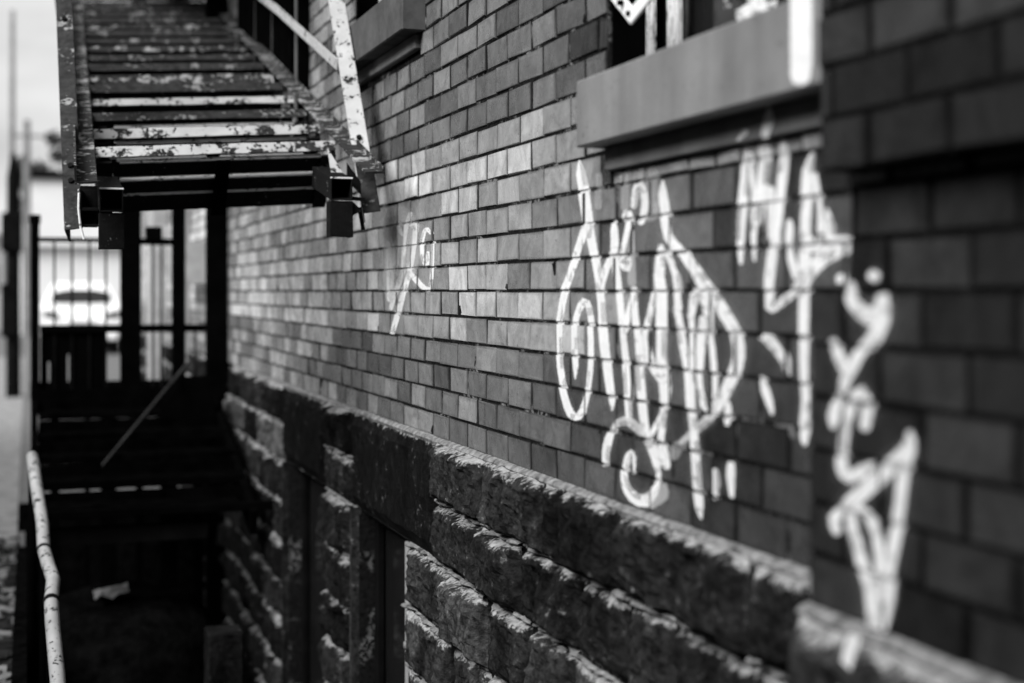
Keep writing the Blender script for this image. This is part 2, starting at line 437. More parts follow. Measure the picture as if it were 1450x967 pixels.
# upper windows: dark reveal, frame, panes
def window(W, deep, label=None):
    y0, y1, z0, z1 = W
    m = MB(); m.box(DW + .01, 1.34, y1 - .004, y1 + .02, z0, z1); m.box(DW + .01, 1.34, y0 - .02, y0 + .004, z0, z1); m.box(DW + .01, 1.34, y0, y1, z1 - .01, z1 + .02)
    m.build('window_reveal', M_black, bld)
    m = MB(); m.box(1.2, 1.208, y1 - .045, y1 - .012, z0, z1); m.box(1.205, 1.235, y0 + .012, y0 + .045, z0, z1)
    m.box(1.205, 1.235, y0 + .012, y1 - .012, z1 - .06, z1 - .02)
    fr = m.build('window_frame', M_wood_white, bld)
    m = MB(); m.box(1.196, 1.206, y1 - .172, y1 - .122, z0, z1 - .06); m.box(1.2, 1.222, (y0 + y1) / 2 - .02, (y0 + y1) / 2 + .02, z0, z1 - .06)
    m.build('mullion', M_wood_white, fr)
    m = MB(); m.box(1.24, 1.246, y0, y1, z0, z1); m.build('pane', M_glass_dark, fr)
window(WIN, .1); window(WIN2, .1)
GRAFFITI = {'big':[('m',1,[28430,2809,28420,2808,28472,2805,28375,2800,28503,2794,28336,2787,28511,2776,28317,2768,28587,2678,28180,2662,28646,2531,28023,2515,28608,2378,27935,2368,28516,2169,27852,2162,28377,1834,27736,1832,28212,1457,27606,1465,28037,1106,27468,1124,27864,769,27320,796,27707,472,27148,504,27574,163,26990,188,27481,-243,26894,-221,27401,-669,26820,-639,27315,-1055,26735,-1016,27227,-1398,26654,-1349,27130,-1668,26579,-1610,27031,-1887,26512,-1823,26930,-2063,26441,-1998,26839,-2197,26407,-2152,26760,-2318,26484,-2301,26705,-2408,26575,-2401,26698,-2420,26586,-2415,26676,-2428,26611,-2425,26648,-2430,26641,-2430]),
('m',1,[27920,1473,27894,1468,28056,1480,27791,1431,28187,1466,27729,1381,28275,1425,27742,1328,28499,1189,28001,1104,28794,871,28327,803,29079,539,28607,480,29330,247,28849,186,29478,124,28995,57,29600,-10,29099,-52,29739,-284,29251,-307,29848,-626,29379,-631,29898,-1027,29429,-1016,29894,-1429,29422,-1403,29827,-1756,29362,-1715,29711,-2047,29250,-1991,29557,-2332,29087,-2260,29372,-2573,28892,-2476,29164,-2747,28685,-2599,28811,-2846,28600,-2626,28316,-2754,28658,-2638,28077,-2581,28473,-2547,27884,-2333,28267,-2323,27721,-2027,28093,-2028,27607,-1682,27977,-1688,27542,-1329,27915,-1340,27543,-1003,27913,-1019,27581,-718,27954,-737,27629,-500,28018,-526,27704,-333,28111,-383,27839,-200,28226,-312,28279,-135,28082,-315,28564,-262,28135,-348,28715,-414,28305,-467,28834,-561,28436,-590,28917,-748,28521,-751,28946,-1013,28524,-1000,28942,-1280,28496,-1258,28920,-1472,28478,-1446,28879,-1629,28483,-1609,28813,-1784,28568,-1774,28755,-1897,28656,-1893,28749,-1906,28664,-1903,28732,-1912,28682,-1909,28710,-1914,28705,-1913]),
('m',1,[26516,1439,26505,1439,26565,1435,26457,1429,26604,1422,26419,1413,26620,1402,26404,1392,26686,1337,26341,1322,26750,1217,26276,1206,26723,1028,26232,1015,26724,836,26259,788,26881,675,26462,595,27099,497,26689,427,27282,288,26859,233,27412,128,26981,77,27415,83,27043,39,27359,46,27142,20,27271,21,27250,19]),
('m',1,[26523,896,26501,896,26616,881,26402,884,26686,852,26318,856,26705,809,26277,815,26671,675,26241,684,26616,490,26191,504,26535,277,26133,294,26459,89,26081,109,26432,34,26058,54,26413,-35,26034,-21,26359,-285,25981,-270,26305,-571,25927,-555,26280,-787,25905,-770,26254,-995,25879,-971,26206,-1209,25813,-1176,26146,-1445,25733,-1408,26066,-1755,25650,-1714,25990,-2065,25581,-2025,25951,-2329,25549,-2290,25913,-2533,25546,-2494,25839,-2627,25577,-2594,25775,-2661,25613,-2637,25758,-2675,25619,-2655,25725,-2681,25644,-2669,25687,-2681,25679,-2680]),
('m',1,[26049,1369,26061,1370,25989,1369,26111,1386,25936,1378,26146,1408,25905,1399,26148,1434,25829,1471,26126,1524,25797,1498,26009,1631,25939,1499,25642,1579,25892,1460,25526,1454,25920,1331,25574,1294,25994,1164,25673,1122,26083,1011,25788,972,26171,856,25883,828,26237,689,25910,675,26250,535,25882,560,26113,412,25801,524,25692,373,25975,519,25583,503,25970,542,25584,600,25909,623,25596,633,25876,654,25647,659,25809,672,25717,675,25733,676]),
('m',1,[25530,1596,25548,1597,25446,1599,25627,1616,25376,1618,25687,1647,25342,1651,25704,1686,25301,1782,25680,1825,25239,1921,25630,1983,25180,1983,25524,2091,25297,1988,25205,2138,25295,1970,24956,2027,25208,1877,24830,1890,25172,1746,24782,1730,25179,1605,24793,1563,25252,1471,24894,1411,25333,1366,24997,1304,25338,1328,25049,1275,25296,1295,25128,1264,25229,1270,25213,1267]),
('m',1,[24186,2071,24178,2070,24219,2069,24146,2062,24246,2061,24120,2050,24258,2046,24111,2033,24347,1955,24037,1933,24424,1811,23948,1795,24394,1635,23884,1635,24325,1441,23819,1442,24269,1212,23765,1224,24141,970,23676,1036,23859,794,23485,917,23572,653,23196,777,23313,468,22871,596,23043,266,22548,408,22764,66,22254,214,22479,-129,21984,29,22201,-292,21731,-132,21946,-446,21486,-299,21696,-621,21236,-494,21508,-790,21035,-697,21430,-935,20953,-893,21425,-1080,20958,-1082,21495,-1226,21028,-1266,21626,-1389,21158,-1453,21809,-1594,21353,-1668,22015,-1800,21589,-1883,22235,-1994,21859,-2079,22413,-2140,22075,-2220,22449,-2189,22157,-2257,22429,-2233,22258,-2273,22371,-2265,22354,-2269]),
('m',0.55,[22099,-2125,22085,-2131,22186,-2112,22046,-2169,22288,-2117,22047,-2215,22384,-2147,22102,-2261,22568,-2243,22294,-2355,22790,-2357,22540,-2471,22954,-2432,22738,-2546,23124,-2511,22918,-2609,23318,-2621,23143,-2694,23466,-2709,23329,-2764,23496,-2732,23378,-2779,23498,-2755,23430,-2782,23480,-2773,23473,-2776]),
('m',1,[24259,880,24244,880,24325,871,24177,869,24377,851,24123,847,24395,820,24100,816,24426,769,24061,759,24469,670,24027,649,24531,474,24044,451,24578,254,24058,249,24557,118,24019,141,24526,-19,23973,-8,24523,-286,23967,-280,24526,-599,23973,-588,24530,-915,23976,-897,24526,-1202,23973,-1172,24500,-1393,23947,-1348,24461,-1542,23913,-1485,24407,-1683,23875,-1624,24361,-1806,23850,-1763,24346,-1947,23873,-1920,24343,-2059,23905,-2037,24318,-2105,23941,-2085,24242,-2133,24023,-2121,24145,-2143,24123,-2141]),
('m',1,[24098,-2108,24081,-2107,24174,-2123,24010,-2115,24237,-2150,23955,-2136,24265,-2186,23937,-2170,24292,-2357,23963,-2339,24325,-2560,23996,-2542,24354,-2696,24036,-2678,24382,-2822,24051,-2790,24415,-2956,23985,-2893,24415,-3083,23909,-2991,24320,-3202,23880,-3112,24223,-3286,23869,-3209,24177,-3316,23873,-3249,24098,-3326,23922,-3287,24012,-3319,23994,-3316]),
('m',1,[24510,41,24498,40,24573,38,24444,26,24629,23,24407,4,24661,-2,24403,-24,24808,-278,24531,-299,24979,-595,24678,-616,25090,-774,24772,-793,25161,-921,24811,-919,25175,-1077,24773,-1042,25126,-1226,24683,-1150,25004,-1363,24553,-1248,24831,-1488,24388,-1345,24589,-1617,24167,-1462,24389,-1711,23983,-1554,24280,-1738,23933,-1603,24153,-1735,23952,-1657,24037,-1712,24017,-1704]),
('m',1,[25494,95,25474,95,25582,79,25382,84,25651,50,25306,58,25673,9,25272,19,25626,-207,25249,-194,25573,-461,25214,-445,25544,-621,25174,-599,25517,-781,25122,-753,25479,-1005,25042,-972,25442,-1244,24970,-1211,25423,-1474,24945,-1443,25402,-1707,24930,-1671,25365,-1940,24895,-1895,25320,-2171,24852,-2121,25271,-2426,24804,-2371,25218,-2645,24755,-2580,25172,-2750,24723,-2661,25100,-2825,24676,-2707,24983,-2924,24543,-2795,24861,-3027,24397,-2909,24744,-3153,24315,-3061,24635,-3280,24270,-3204,24553,-3363,24245,-3304,24503,-3435,24243,-3401,24509,-3548,24274,-3528,24531,-3644,24309,-3628,24523,-3667,24331,-3653,24487,-3681,24376,-3672,24439,-3685,24428,-3684]),
('m',1,[25459,42,25446,40,25526,40,25390,25,25588,26,25353,1,25625,1,25352,-28,25813,-255,25495,-285,26014,-544,25653,-571,26084,-696,25733,-713,26103,-777,25775,-789,26093,-811,25810,-821,26042,-836,25878,-841,25972,-849,25956,-849]),
('m',1,[26953,-3605,26973,-3607,26862,-3583,27062,-3604,26789,-3550,27132,-3585,26758,-3508,27157,-3549,26728,-3410,27171,-3449,26679,-3281,27162,-3306,26607,-3145,27092,-3151,26524,-3010,26981,-2995,26432,-2879,26811,-2851,26356,-2779,26668,-2751,26341,-2744,26609,-2719,26372,-2716,26528,-2701,26430,-2698,26446,-2697]),
('m',0.55,[26585,-2750,26594,-2745,26524,-2766,26607,-2714,26442,-2769,26586,-2680,26356,-2753,26522,-2650,26130,-2707,26305,-2561,25925,-2679,25951,-2467,25795,-2689,25577,-2466,25622,-2710,25288,-2518,25423,-2756,25089,-2611,25260,-2803,24976,-2691,25188,-2819,24944,-2723,25101,-2815,24959,-2759,25020,-2798,25006,-2792]),
('m',1,[25486,-3574,25498,-3576,25431,-3560,25552,-3573,25386,-3539,25594,-3561,25368,-3513,25609,-3538,25327,-3383,25629,-3418,25310,-3233,25668,-3295,25403,-3135,25718,-3249,25692,-3103,25627,-3241,25932,-3208,25620,-3253,26058,-3335,25701,-3336,26118,-3480,25752,-3452,26133,-3634,25759,-3583,26106,-3787,25710,-3707,26022,-3933,25604,-3809,25857,-4059,25434,-3876,25610,-4150,25251,-3906,25267,-4188,25092,-3899,24819,-4132,25046,-3892,24507,-3973,24958,-3861,24362,-3828,24780,-3776,24303,-3707,24615,-3687,24288,-3623,24495,-3615,24282,-3598,24460,-3591,24305,-3580,24408,-3576,24345,-3570,24355,-3570]),
('m',0.35,[24841,-4131,24862,-4125,24711,-4141,24920,-4077,24561,-4123,24918,-4014,24423,-4073,24834,-3946,24184,-3985,24704,-3839,23915,-3849,24586,-3747,23874,-3711,24485,-3715,23938,-3642,24371,-3666,23949,-3596,24321,-3616,24013,-3567,24230,-3579,24104,-3557,24126,-3558]),
('m',1,[23994,-2146,23982,-2148,24054,-2148,23940,-2163,24114,-2160,23919,-2186,24159,-2184,23931,-2215,24325,-2338,24095,-2367,24521,-2519,24288,-2547,24656,-2644,24420,-2671,24746,-2727,24509,-2753,24759,-2757,24555,-2779,24737,-2780,24618,-2793,24692,-2795,24681,-2796]),
('m',1,[23579,-234,23562,-233,23654,-252,23480,-239,23708,-282,23409,-260,23720,-322,23373,-296,23623,-619,23268,-587,23497,-979,23125,-933,23369,-1235,22954,-1171,23264,-1467,22797,-1410,23211,-1742,22733,-1696,23171,-2023,22703,-1975,23118,-2274,22668,-2220,23067,-2497,22636,-2441,23026,-2679,22598,-2618,22990,-2855,22561,-2794,22956,-3079,22528,-3018,22925,-3299,22497,-3234,22898,-3467,22467,-3396,22868,-3608,22443,-3533,22832,-3730,22424,-3654,22778,-3835,22421,-3763,22673,-3931,22451,-3883,22580,-3998,22484,-3976,22569,-4007,22486,-3988,22549,-4010,22501,-3999,22526,-4008,22522,-4007]),
('m',1,[24023,768,24011,770,24068,752,23951,770,24093,728,23892,759,24085,700,23852,736,23935,526,23668,562,23776,285,23465,308,23700,-39,23364,-25,23661,-315,23313,-301,23630,-352,23331,-339,23563,-375,23389,-367,23482,-384,23465,-383]),
('m',1,[22833,51,22822,50,22888,48,22774,38,22937,34,22741,17,22965,10,22736,-10,23017,-89,22769,-104,23069,-262,22801,-266,23079,-533,22808,-528,23070,-835,22801,-824,23047,-1136,22779,-1120,23024,-1365,22756,-1346,23002,-1393,22772,-1377,22951,-1410,22818,-1400,22890,-1415,22877,-1414]),
('m',1,[22993,-519,23008,-518,22921,-515,23068,-501,22856,-498,23109,-474,22817,-467,23111,-439,22712,-292,23014,-258,22583,-112,22893,-62,22513,-60,22768,54,22690,-58,22397,58,22625,-143,22232,-80,22530,-303,22121,-263,22447,-494,22094,-470,22369,-698,22086,-673,22290,-850,22034,-821,22223,-1011,21974,-987,22169,-1261,21921,-1240,22138,-1514,21888,-1496,22135,-1702,21897,-1693,22178,-1843,21934,-1853,22307,-1934,22003,-1997,22277,-1922,22262,-2123,22192,-1934,22534,-2036,22304,-1850,22585,-1902,22388,-1690,22660,-1726,22430,-1478,22723,-1499,22383,-1206,22747,-1217,22322,-925,22745,-932,22326,-674,22707,-679,22343,-494,22667,-496,22363,-458,22642,-459,22420,-433,22582,-434,22492,-422,22508,-422]),
('m',1,[21540,-1852,21531,-1852,21580,-1862,21490,-1855,21613,-1879,21457,-1867,21625,-1901,21444,-1887,21675,-1991,21392,-1969,21716,-2097,21355,-2073,21689,-2182,21407,-2168,21650,-2246,21470,-2238,21642,-2267,21487,-2260,21612,-2280,21522,-2276,21573,-2285,21564,-2285]),
('m',1,[21982,-3034,21969,-3033,22038,-3050,21914,-3035,22083,-3075,21869,-3050,22101,-3106,21852,-3076,22148,-3213,21805,-3171,22180,-3347,21775,-3295,22122,-3470,21831,-3431,22054,-3562,21898,-3541,22043,-3579,21909,-3560,22015,-3587,21937,-3576,21980,-3588,21972,-3587]),
('m',1,[21409,-2846,21394,-2845,21477,-2864,21328,-2850,21533,-2893,21277,-2869,21557,-2931,21259,-2902,21584,-3003,21245,-2966,21595,-3119,21237,-3071,21535,-3296,21264,-3255,21472,-3448,21293,-3420,21457,-3467,21303,-3443,21423,-3476,21334,-3462,21382,-3476,21373,-3475]),
('m',0.25,[25915,2363,25890,2361,26028,2356,25779,2336,26118,2329,25691,2296,26153,2282,25657,2244,26153,1986,25657,1953,26153,1690,25657,1662,26118,1638,25691,1615,26028,1600,25779,1586,25915,1578,25890,1577]),
('m',0.22,[24832,2454,24782,2451,25055,2437,24557,2402,25233,2378,24375,2320,25296,2277,24299,2214,25262,1899,24268,1849,25228,1521,24236,1484,25147,1414,24295,1385,24958,1337,24463,1321,24731,1297,24681,1295]),
('m',0.2,[27271,2453,27249,2451,27374,2447,27147,2430,27456,2424,27067,2394,27488,2383,27035,2349,27488,2074,27035,2044,27488,1765,27035,1740,27456,1720,27067,1699,27374,1686,27147,1674,27271,1667,27249,1666]),
('m',0.22,[23971,-3099,23998,-3089,23804,-3117,24073,-3023,23611,-3101,24071,-2938,23433,-3042,23962,-2852,23301,-2923,23704,-2776,23170,-2805,23450,-2701,23114,-2760,23354,-2670,23113,-2715,23252,-2663,23151,-2680,23165,-2675]),
('m',0.3,[25644,1217,25623,1216,25734,1206,25531,1201,25805,1180,25456,1172,25829,1139,25423,1130,25797,650,25352,648,25766,163,25282,168,25726,114,25310,119,25635,82,25393,85,25524,68,25499,68])],
'mca':[('s',1,[20922,2452,20925,2454,20900,2445,20937,2464,20877,2444,20939,2476,20856,2448,20928,2485,20704,2492,20820,2553,20555,2536,20714,2620,20531,2557,20668,2629,20536,2583,20615,2625,20560,2606,20568,2611]),
('m',1,[20995,2522,20975,2520,21085,2513,20882,2498,21155,2485,20805,2460,21177,2437,20771,2409,21152,2225,20744,2195,21140,1939,20735,1900,21192,1629,20808,1586,21252,1315,20892,1282,21272,1059,20926,1038,21266,838,20952,825,21224,624,20997,618,21180,470,21035,467,21170,452,21045,450,21144,440,21071,439,21111,434,21104,434]),
('m',1,[20848,2292,20834,2292,20907,2281,20767,2281,20949,2257,20709,2257,20955,2223,20677,2222,20857,1964,20580,1963,20764,1647,20486,1638,20766,1376,20483,1357,20788,1135,20509,1118,20776,977,20526,967,20753,842,20543,837,20718,655,20559,653,20687,506,20571,505,20678,492,20578,491,20656,482,20598,482,20630,477,20624,477]),
('s',1,[19852,2905,19848,2905,19872,2904,19828,2899,19887,2898,19811,2890,19892,2887,19804,2879,19959,2817,19722,2789,20035,2730,19664,2660,20084,2609,19745,2528,20119,2499,19841,2430,20120,2462,19880,2403,20083,2428,19944,2393,20027,2402,20013,2398]),
('m',1,[20292,2456,20269,2453,20396,2453,20171,2422,20484,2426,20096,2374,20524,2376,20073,2316,20556,2096,20120,2043,20602,1743,20193,1694,20663,1403,20301,1360,20714,1140,20394,1105,20702,1099,20426,1069,20652,1066,20491,1049,20582,1046,20566,1045]),
('m',0.9,[20165,1688,20149,1688,20234,1679,20077,1673,20287,1654,20018,1644,20304,1616,19992,1605,20286,1252,19920,1244,20268,888,19848,885,20232,835,19870,833,20151,799,19941,798,20054,782,20033,782]),
('m',1,[19739,2396,19731,2395,19773,2392,19697,2386,19799,2382,19669,2371,19808,2363,19657,2351,19853,2290,19602,2266,19906,2145,19561,2105,19935,1879,19603,1840,19973,1550,19670,1516,20060,1184,19725,1151,20153,833,19782,799,20225,558,19847,525,20279,353,19904,321,20309,266,19931,236,20326,189,19948,172,20340,1,19978,-7,20337,-180,20001,-180,20311,-286,20022,-248,20090,-357,20135,-227,19872,-304,20029,-189,19655,-226,19837,-106,19446,-145,19631,-29,19237,-51,19450,51,19048,57,19315,158,18917,140,19223,248,18888,187,19150,279,18909,232,19060,286,18961,269,18976,274]),
('m',1,[19550,1124,19540,1124,19591,1116,19496,1116,19623,1100,19459,1100,19631,1075,19441,1076,19651,1037,19407,1034,19670,961,19373,947,19681,812,19389,802,19657,617,19386,633,19540,392,19271,429,19428,216,19153,262,19384,184,19148,223,19318,168,19181,191,19249,167,19235,169]),
('m',1,[18825,2094,18818,2092,18863,2096,18786,2078,18898,2090,18766,2059,18920,2073,18766,2037,19023,1985,18769,1932,19134,1846,18775,1792,19163,1689,18787,1652,19170,1495,18806,1463,19194,1219,18833,1192,19220,912,18854,892,19247,608,18846,595,19264,326,18837,319,19253,120,18853,116,19239,-86,18873,-86,19247,-367,18880,-364,19254,-671,18887,-662,19241,-974,18904,-960,19223,-1257,18917,-1238,19201,-1491,18913,-1469,19192,-1685,18907,-1667,19220,-1842,18917,-1829,19254,-1979,18928,-1961,19265,-2108,18927,-2079,19259,-2212,18932,-2181,19223,-2288,18967,-2262,19186,-2335,19002,-2316,19173,-2358,19015,-2341,19140,-2370,19048,-2361,19098,-2373,19089,-2373]),
('m',1,[18749,1781,18743,1780,18775,1776,18716,1775,18795,1766,18693,1763,18800,1751,18682,1747,18805,1604,18629,1600,18799,1396,18564,1395,18753,1132,18502,1134,18707,913,18455,918,18682,880,18466,884,18632,858,18506,861,18573,848,18560,849]),
('m',1,[18426,1221,18421,1222,18450,1215,18393,1218,18467,1204,18369,1209,18469,1188,18356,1194,18478,1065,18262,1076,18486,930,18165,943,18478,861,18143,865,18468,823,18145,820,18440,779,18163,777,18379,749,18217,748,18304,735,18288,734]),
('m',1,[19168,706,19168,720,19125,643,19125,780,19035,591,19035,826,18904,569,18904,841,18383,551,18383,827,17886,533,17886,813,17758,550,17758,789,17672,597,17672,736,17632,658,17632,672]),
('m',1,[17722,672,17714,662,17784,714,17711,610,17874,740,17748,561,17978,738,17831,529,18233,705,18047,475,18560,638,18287,408,18783,524,18445,349,18928,400,18597,280,19015,271,18735,196,19056,176,18835,124,19065,143,18874,99,19041,114,18930,89,18999,94,18988,91]),
('m',1,[20475,-725,20471,-719,20474,-754,20434,-695,20448,-781,20379,-679,20395,-798,20314,-679,20321,-825,20185,-680,20234,-864,19993,-711,20099,-930,19813,-798,19950,-1010,19663,-900,19839,-1081,19566,-999,19750,-1150,19506,-1097,19678,-1230,19485,-1200,19631,-1295,19484,-1275,19615,-1312,19489,-1295,19584,-1321,19511,-1311,19549,-1322,19542,-1321]),
('m',1,[20431,-1367,20421,-1365,20468,-1385,20372,-1361,20490,-1409,20325,-1368,20485,-1434,20294,-1387,20444,-1528,20192,-1467,20378,-1650,20078,-1582,20274,-1781,20013,-1726,20174,-1894,19980,-1856,20127,-1939,19990,-1920,20103,-1956,20014,-1949,20097,-1966,20020,-1960,20081,-1972,20037,-1969,20061,-1974,20057,-1974])],
'right':[('m',1,[18193,137,18199,144,18142,110,18208,182,18074,97,18187,219,18000,104,18130,246,17981,109,18111,251,17962,114,18092,256,17907,141,18018,263,17886,178,17950,249,17894,215,17901,222]),
('q',1,[16483,244,16476,252,16492,202,16421,280,16469,159,16347,294,16408,128,16268,285,16391,123,16251,280,16375,118,16235,275,16295,109,16175,243,16222,123,16153,201,16169,152,16162,160]),
('p',1,[15945,131,15935,132,15992,119,15885,125,16027,97,15842,107,16035,66,15821,79,16043,-27,15778,1,16014,-156,15711,-80,15896,-269,15616,-135,15750,-357,15501,-181,15580,-434,15403,-198,15281,-452,15445,-200,15087,-337,15414,-187,15019,-247,15321,-137,14991,-196,15250,-101,15011,-147,15161,-91,15062,-108,15077,-103]),
('p',1,[15181,-12,15165,-12,15254,-28,15091,-26,15312,-61,15032,-56,15333,-108,15007,-101,15348,-190,14986,-186,15369,-281,14973,-295,15390,-329,14997,-381,15421,-386,15044,-454,15463,-464,15109,-544,15512,-533,15216,-648,15612,-601,15372,-731,15752,-691,15500,-793,15858,-793,15575,-866,15940,-884,15651,-956,16035,-973,15740,-1048,16125,-1075,15816,-1128,16166,-1189,15890,-1216,16180,-1272,15948,-1289,16178,-1306,15979,-1320,16146,-1331,16031,-1339,16099,-1345,16087,-1346]),
('p',1,[16338,-616,16326,-614,16384,-637,16268,-612,16412,-667,16213,-624,16408,-701,16177,-651,16370,-790,16107,-726,16300,-910,16012,-819,16179,-1028,15887,-916,16077,-1115,15780,-994,16008,-1144,15754,-1040,15921,-1148,15774,-1087,15840,-1133,15825,-1126]),
('p',1,[16174,-1348,16161,-1349,16237,-1355,16110,-1363,16293,-1377,16075,-1390,16327,-1411,16073,-1427,16399,-1513,16092,-1528,16464,-1636,16123,-1641,16439,-1723,16180,-1713,16396,-1775,16233,-1765,16387,-1796,16247,-1788,16359,-1810,16278,-1805,16323,-1815,16315,-1814]),
('p',1,[15550,-1775,15563,-1775,15488,-1763,15618,-1762,15434,-1738,15658,-1736,15405,-1701,15664,-1699,15356,-1601,15654,-1608,15324,-1462,15660,-1504,15378,-1309,15707,-1394,15576,-1176,15674,-1365,15868,-1291,15608,-1373,15990,-1447,15719,-1486,16090,-1629,15807,-1647,16167,-1815,15875,-1818,16198,-1958,15914,-1946,16210,-2078,15932,-2059,16233,-2194,15937,-2161,16227,-2307,15916,-2233,16152,-2421,15864,-2288,15929,-2494,15876,-2297,15658,-2422,15818,-2265,15479,-2331,15676,-2200,15398,-2258,15572,-2169,15367,-2206,15501,-2149,15344,-2180,15459,-2131,15346,-2154,15413,-2126,15366,-2135,15372,-2132]),
('p',1,[14583,-1663,14576,-1662,14617,-1675,14541,-1665,14643,-1693,14512,-1676,14651,-1717,14499,-1697,14693,-1792,14440,-1781,14760,-1860,14450,-1932,14899,-1944,14637,-2080,15117,-2074,14858,-2212,15352,-2224,15076,-2358,15590,-2379,15310,-2511,15842,-2548,15568,-2674,16037,-2680,15771,-2800,16091,-2736,15860,-2838,16092,-2789,15957,-2849,16054,-2831,16041,-2837]),
('p',1,[14549,-1835,14534,-1837,14626,-1840,14477,-1861,14701,-1865,14445,-1900,14754,-1909,14455,-1950,14810,-1999,14508,-2024,14874,-2150,14568,-2143,14896,-2354,14605,-2330,14917,-2574,14641,-2554,14976,-2787,14694,-2772,15045,-3001,14751,-2985,15115,-3204,14812,-3184,15169,-3413,14867,-3375,15167,-3631,14902,-3586,15154,-3833,14941,-3799,15172,-4027,15018,-4007,15192,-4172,15085,-4159,15189,-4188,15097,-4176,15173,-4196,15120,-4190,15151,-4199,15145,-4198]),
('p',1,[16209,-3192,16219,-3195,16164,-3169,16272,-3200,16135,-3139,16321,-3193,16133,-3108,16349,-3171,16140,-3039,16411,-3098,16124,-2987,16428,-2970,16046,-2937,16256,-2816,16093,-2925,15914,-2731,16074,-2967,15767,-2865,15978,-3120,15698,-3030,15851,-3333,15563,-3235,15731,-3552,15424,-3443,15649,-3697,15320,-3583,15595,-3834,15244,-3739,15562,-4071,15226,-3991,15545,-4276,15230,-4203,15521,-4315,15251,-4251,15463,-4332,15306,-4294,15392,-4329,15376,-4325]),
('p',1,[15857,-2797,15854,-2789,15846,-2831,15822,-2754,15809,-2856,15768,-2724,15746,-2863,15699,-2710,15687,-2858,15575,-2707,15616,-2871,15411,-2749,15515,-2958,15277,-2863,15418,-3096,15169,-3020,15360,-3284,15102,-3221,15328,-3488,15073,-3437,15319,-3693,15101,-3656,15322,-3851,15140,-3821,15312,-3876,15156,-3850,15282,-3888,15191,-3873,15242,-3890,15233,-3888]),
('f',1,[14886,-4109,14870,-4108,14968,-4131,14804,-4119,15043,-4170,14761,-4150,15090,-4224,14761,-4199,15150,-4376,14837,-4350,15221,-4572,14938,-4544,15274,-4762,15044,-4736,15310,-4909,15129,-4886,15308,-4935,15153,-4915,15284,-4950,15193,-4939,15246,-4954,15237,-4953])],
'white':[('w',1,[18010,4769,17975,4761,18171,4775,17816,4697,18302,4741,17692,4609,18353,4659,17643,4508,18353,4163,17643,4028,18353,3628,17643,3511,18348,3419,17646,3309,18342,3323,17653,3208,18341,3226,17673,3107,18341,3166,17692,3046,18308,3075,17749,2973,18198,2997,17873,2939,18055,2945,18022,2939])],
'small':[('m',1,[45599,1645,45571,1645,45722,1638,45446,1631,45818,1618,45344,1606,45852,1585,45300,1572,45831,1176,45200,1166,45808,650,45076,646,45803,126,44970,129,45804,-282,44892,-272,45733,-337,44949,-327,45563,-372,45108,-366,45355,-387,45310,-387]),
('m',1,[45283,1450,45255,1450,45402,1441,45130,1438,45493,1419,45026,1414,45521,1386,44977,1381,45362,759,44733,760,45228,67,44513,70,45305,-294,44578,-304,45417,-497,44703,-514,45391,-542,44777,-556,45279,-575,44921,-582,45125,-592,45089,-593]),
('m',1,[43958,465,43925,462,44123,464,43791,438,44275,446,43704,401,44370,408,43705,357,44509,289,43840,238,44741,93,44067,43,45142,-237,44458,-283,45502,-531,44808,-573,45505,-577,44906,-613,45414,-614,45065,-634,45273,-637,45238,-639]),
('m',1,[43412,792,43380,789,43574,793,43252,763,43725,777,43170,726,43821,741,43175,682,44184,454,43528,398,44553,162,43887,109,44558,117,43984,72,44472,80,44137,54,44337,55,44304,52]),
('m',0.9,[44792,2167,44766,2166,44912,2161,44645,2151,45007,2143,44548,2125,45043,2112,44508,2091,44995,1490,44462,1476,44948,870,44416,863,44908,837,44450,831,44810,813,44544,810,44689,801,44662,801]),
('m',0.9,[44050,2179,44024,2178,44167,2174,43908,2162,44260,2156,43814,2137,44296,2125,43777,2103,44273,1491,43755,1476,44250,858,43732,850,44212,825,43767,818,44117,802,43859,798,44000,790,43974,790]),
('m',0.9,[43503,1887,43478,1886,43618,1882,43365,1871,43712,1865,43276,1845,43750,1835,43244,1812,43795,1277,43288,1261,43840,718,43332,708,43807,685,43369,677,43716,662,43462,657,43602,650,43577,649]),
('m',1,[42512,2451,42482,2447,42667,2462,42368,2414,42819,2455,42304,2373,42925,2427,42324,2332,43135,2314,42507,2227,43380,2127,42734,2060,43513,1876,42934,1833,43615,1566,43113,1538,43742,1132,43247,1111,43840,766,43332,749,43812,733,43375,719,43725,708,43471,701,43613,695,43588,694]),
('m',1,[44175,2109,44142,2110,44301,2088,43977,2104,44377,2053,43820,2081,44360,2007,43714,2041,44189,1857,43490,1916,43502,1676,43668,1889,42984,1841,43691,1944,42829,1991,43461,2071,42821,2034,43363,2103,42898,2073,43213,2114,43023,2103,43054,2108]),
('m',1,[42711,1962,42730,1969,42585,1933,42769,2009,42429,1918,42744,2049,42271,1925,42635,2077,42117,1948,42354,2111,42301,1994,41764,2057,42355,1959,41717,1918,42434,1790,41799,1751,42493,1493,41900,1462,42597,1165,42039,1133,42783,903,42202,863,43053,638,42420,588,43462,318,42739,261,43905,-15,43093,-73,44265,-321,43419,-373,44596,-633,43755,-675,44950,-1023,44179,-1054,45218,-1339,44523,-1361,45212,-1384,44613,-1403,45115,-1418,44766,-1428,44971,-1436,44936,-1438]),
('m',1,[42997,782,42965,784,43123,760,42808,781,43203,725,42662,760,43197,682,42570,723,43107,612,42508,669,42896,503,42353,588,42498,360,41975,467,42043,218,41523,339,41601,95,41131,230,41141,6,40801,162,40565,-39,40640,131,40034,73,40576,135,39878,338,40380,359,39818,674,40253,686,39806,1071,40232,1082,39818,1395,40253,1408,39849,1426,40224,1436,39928,1448,40146,1454,40026,1460,40048,1461]),
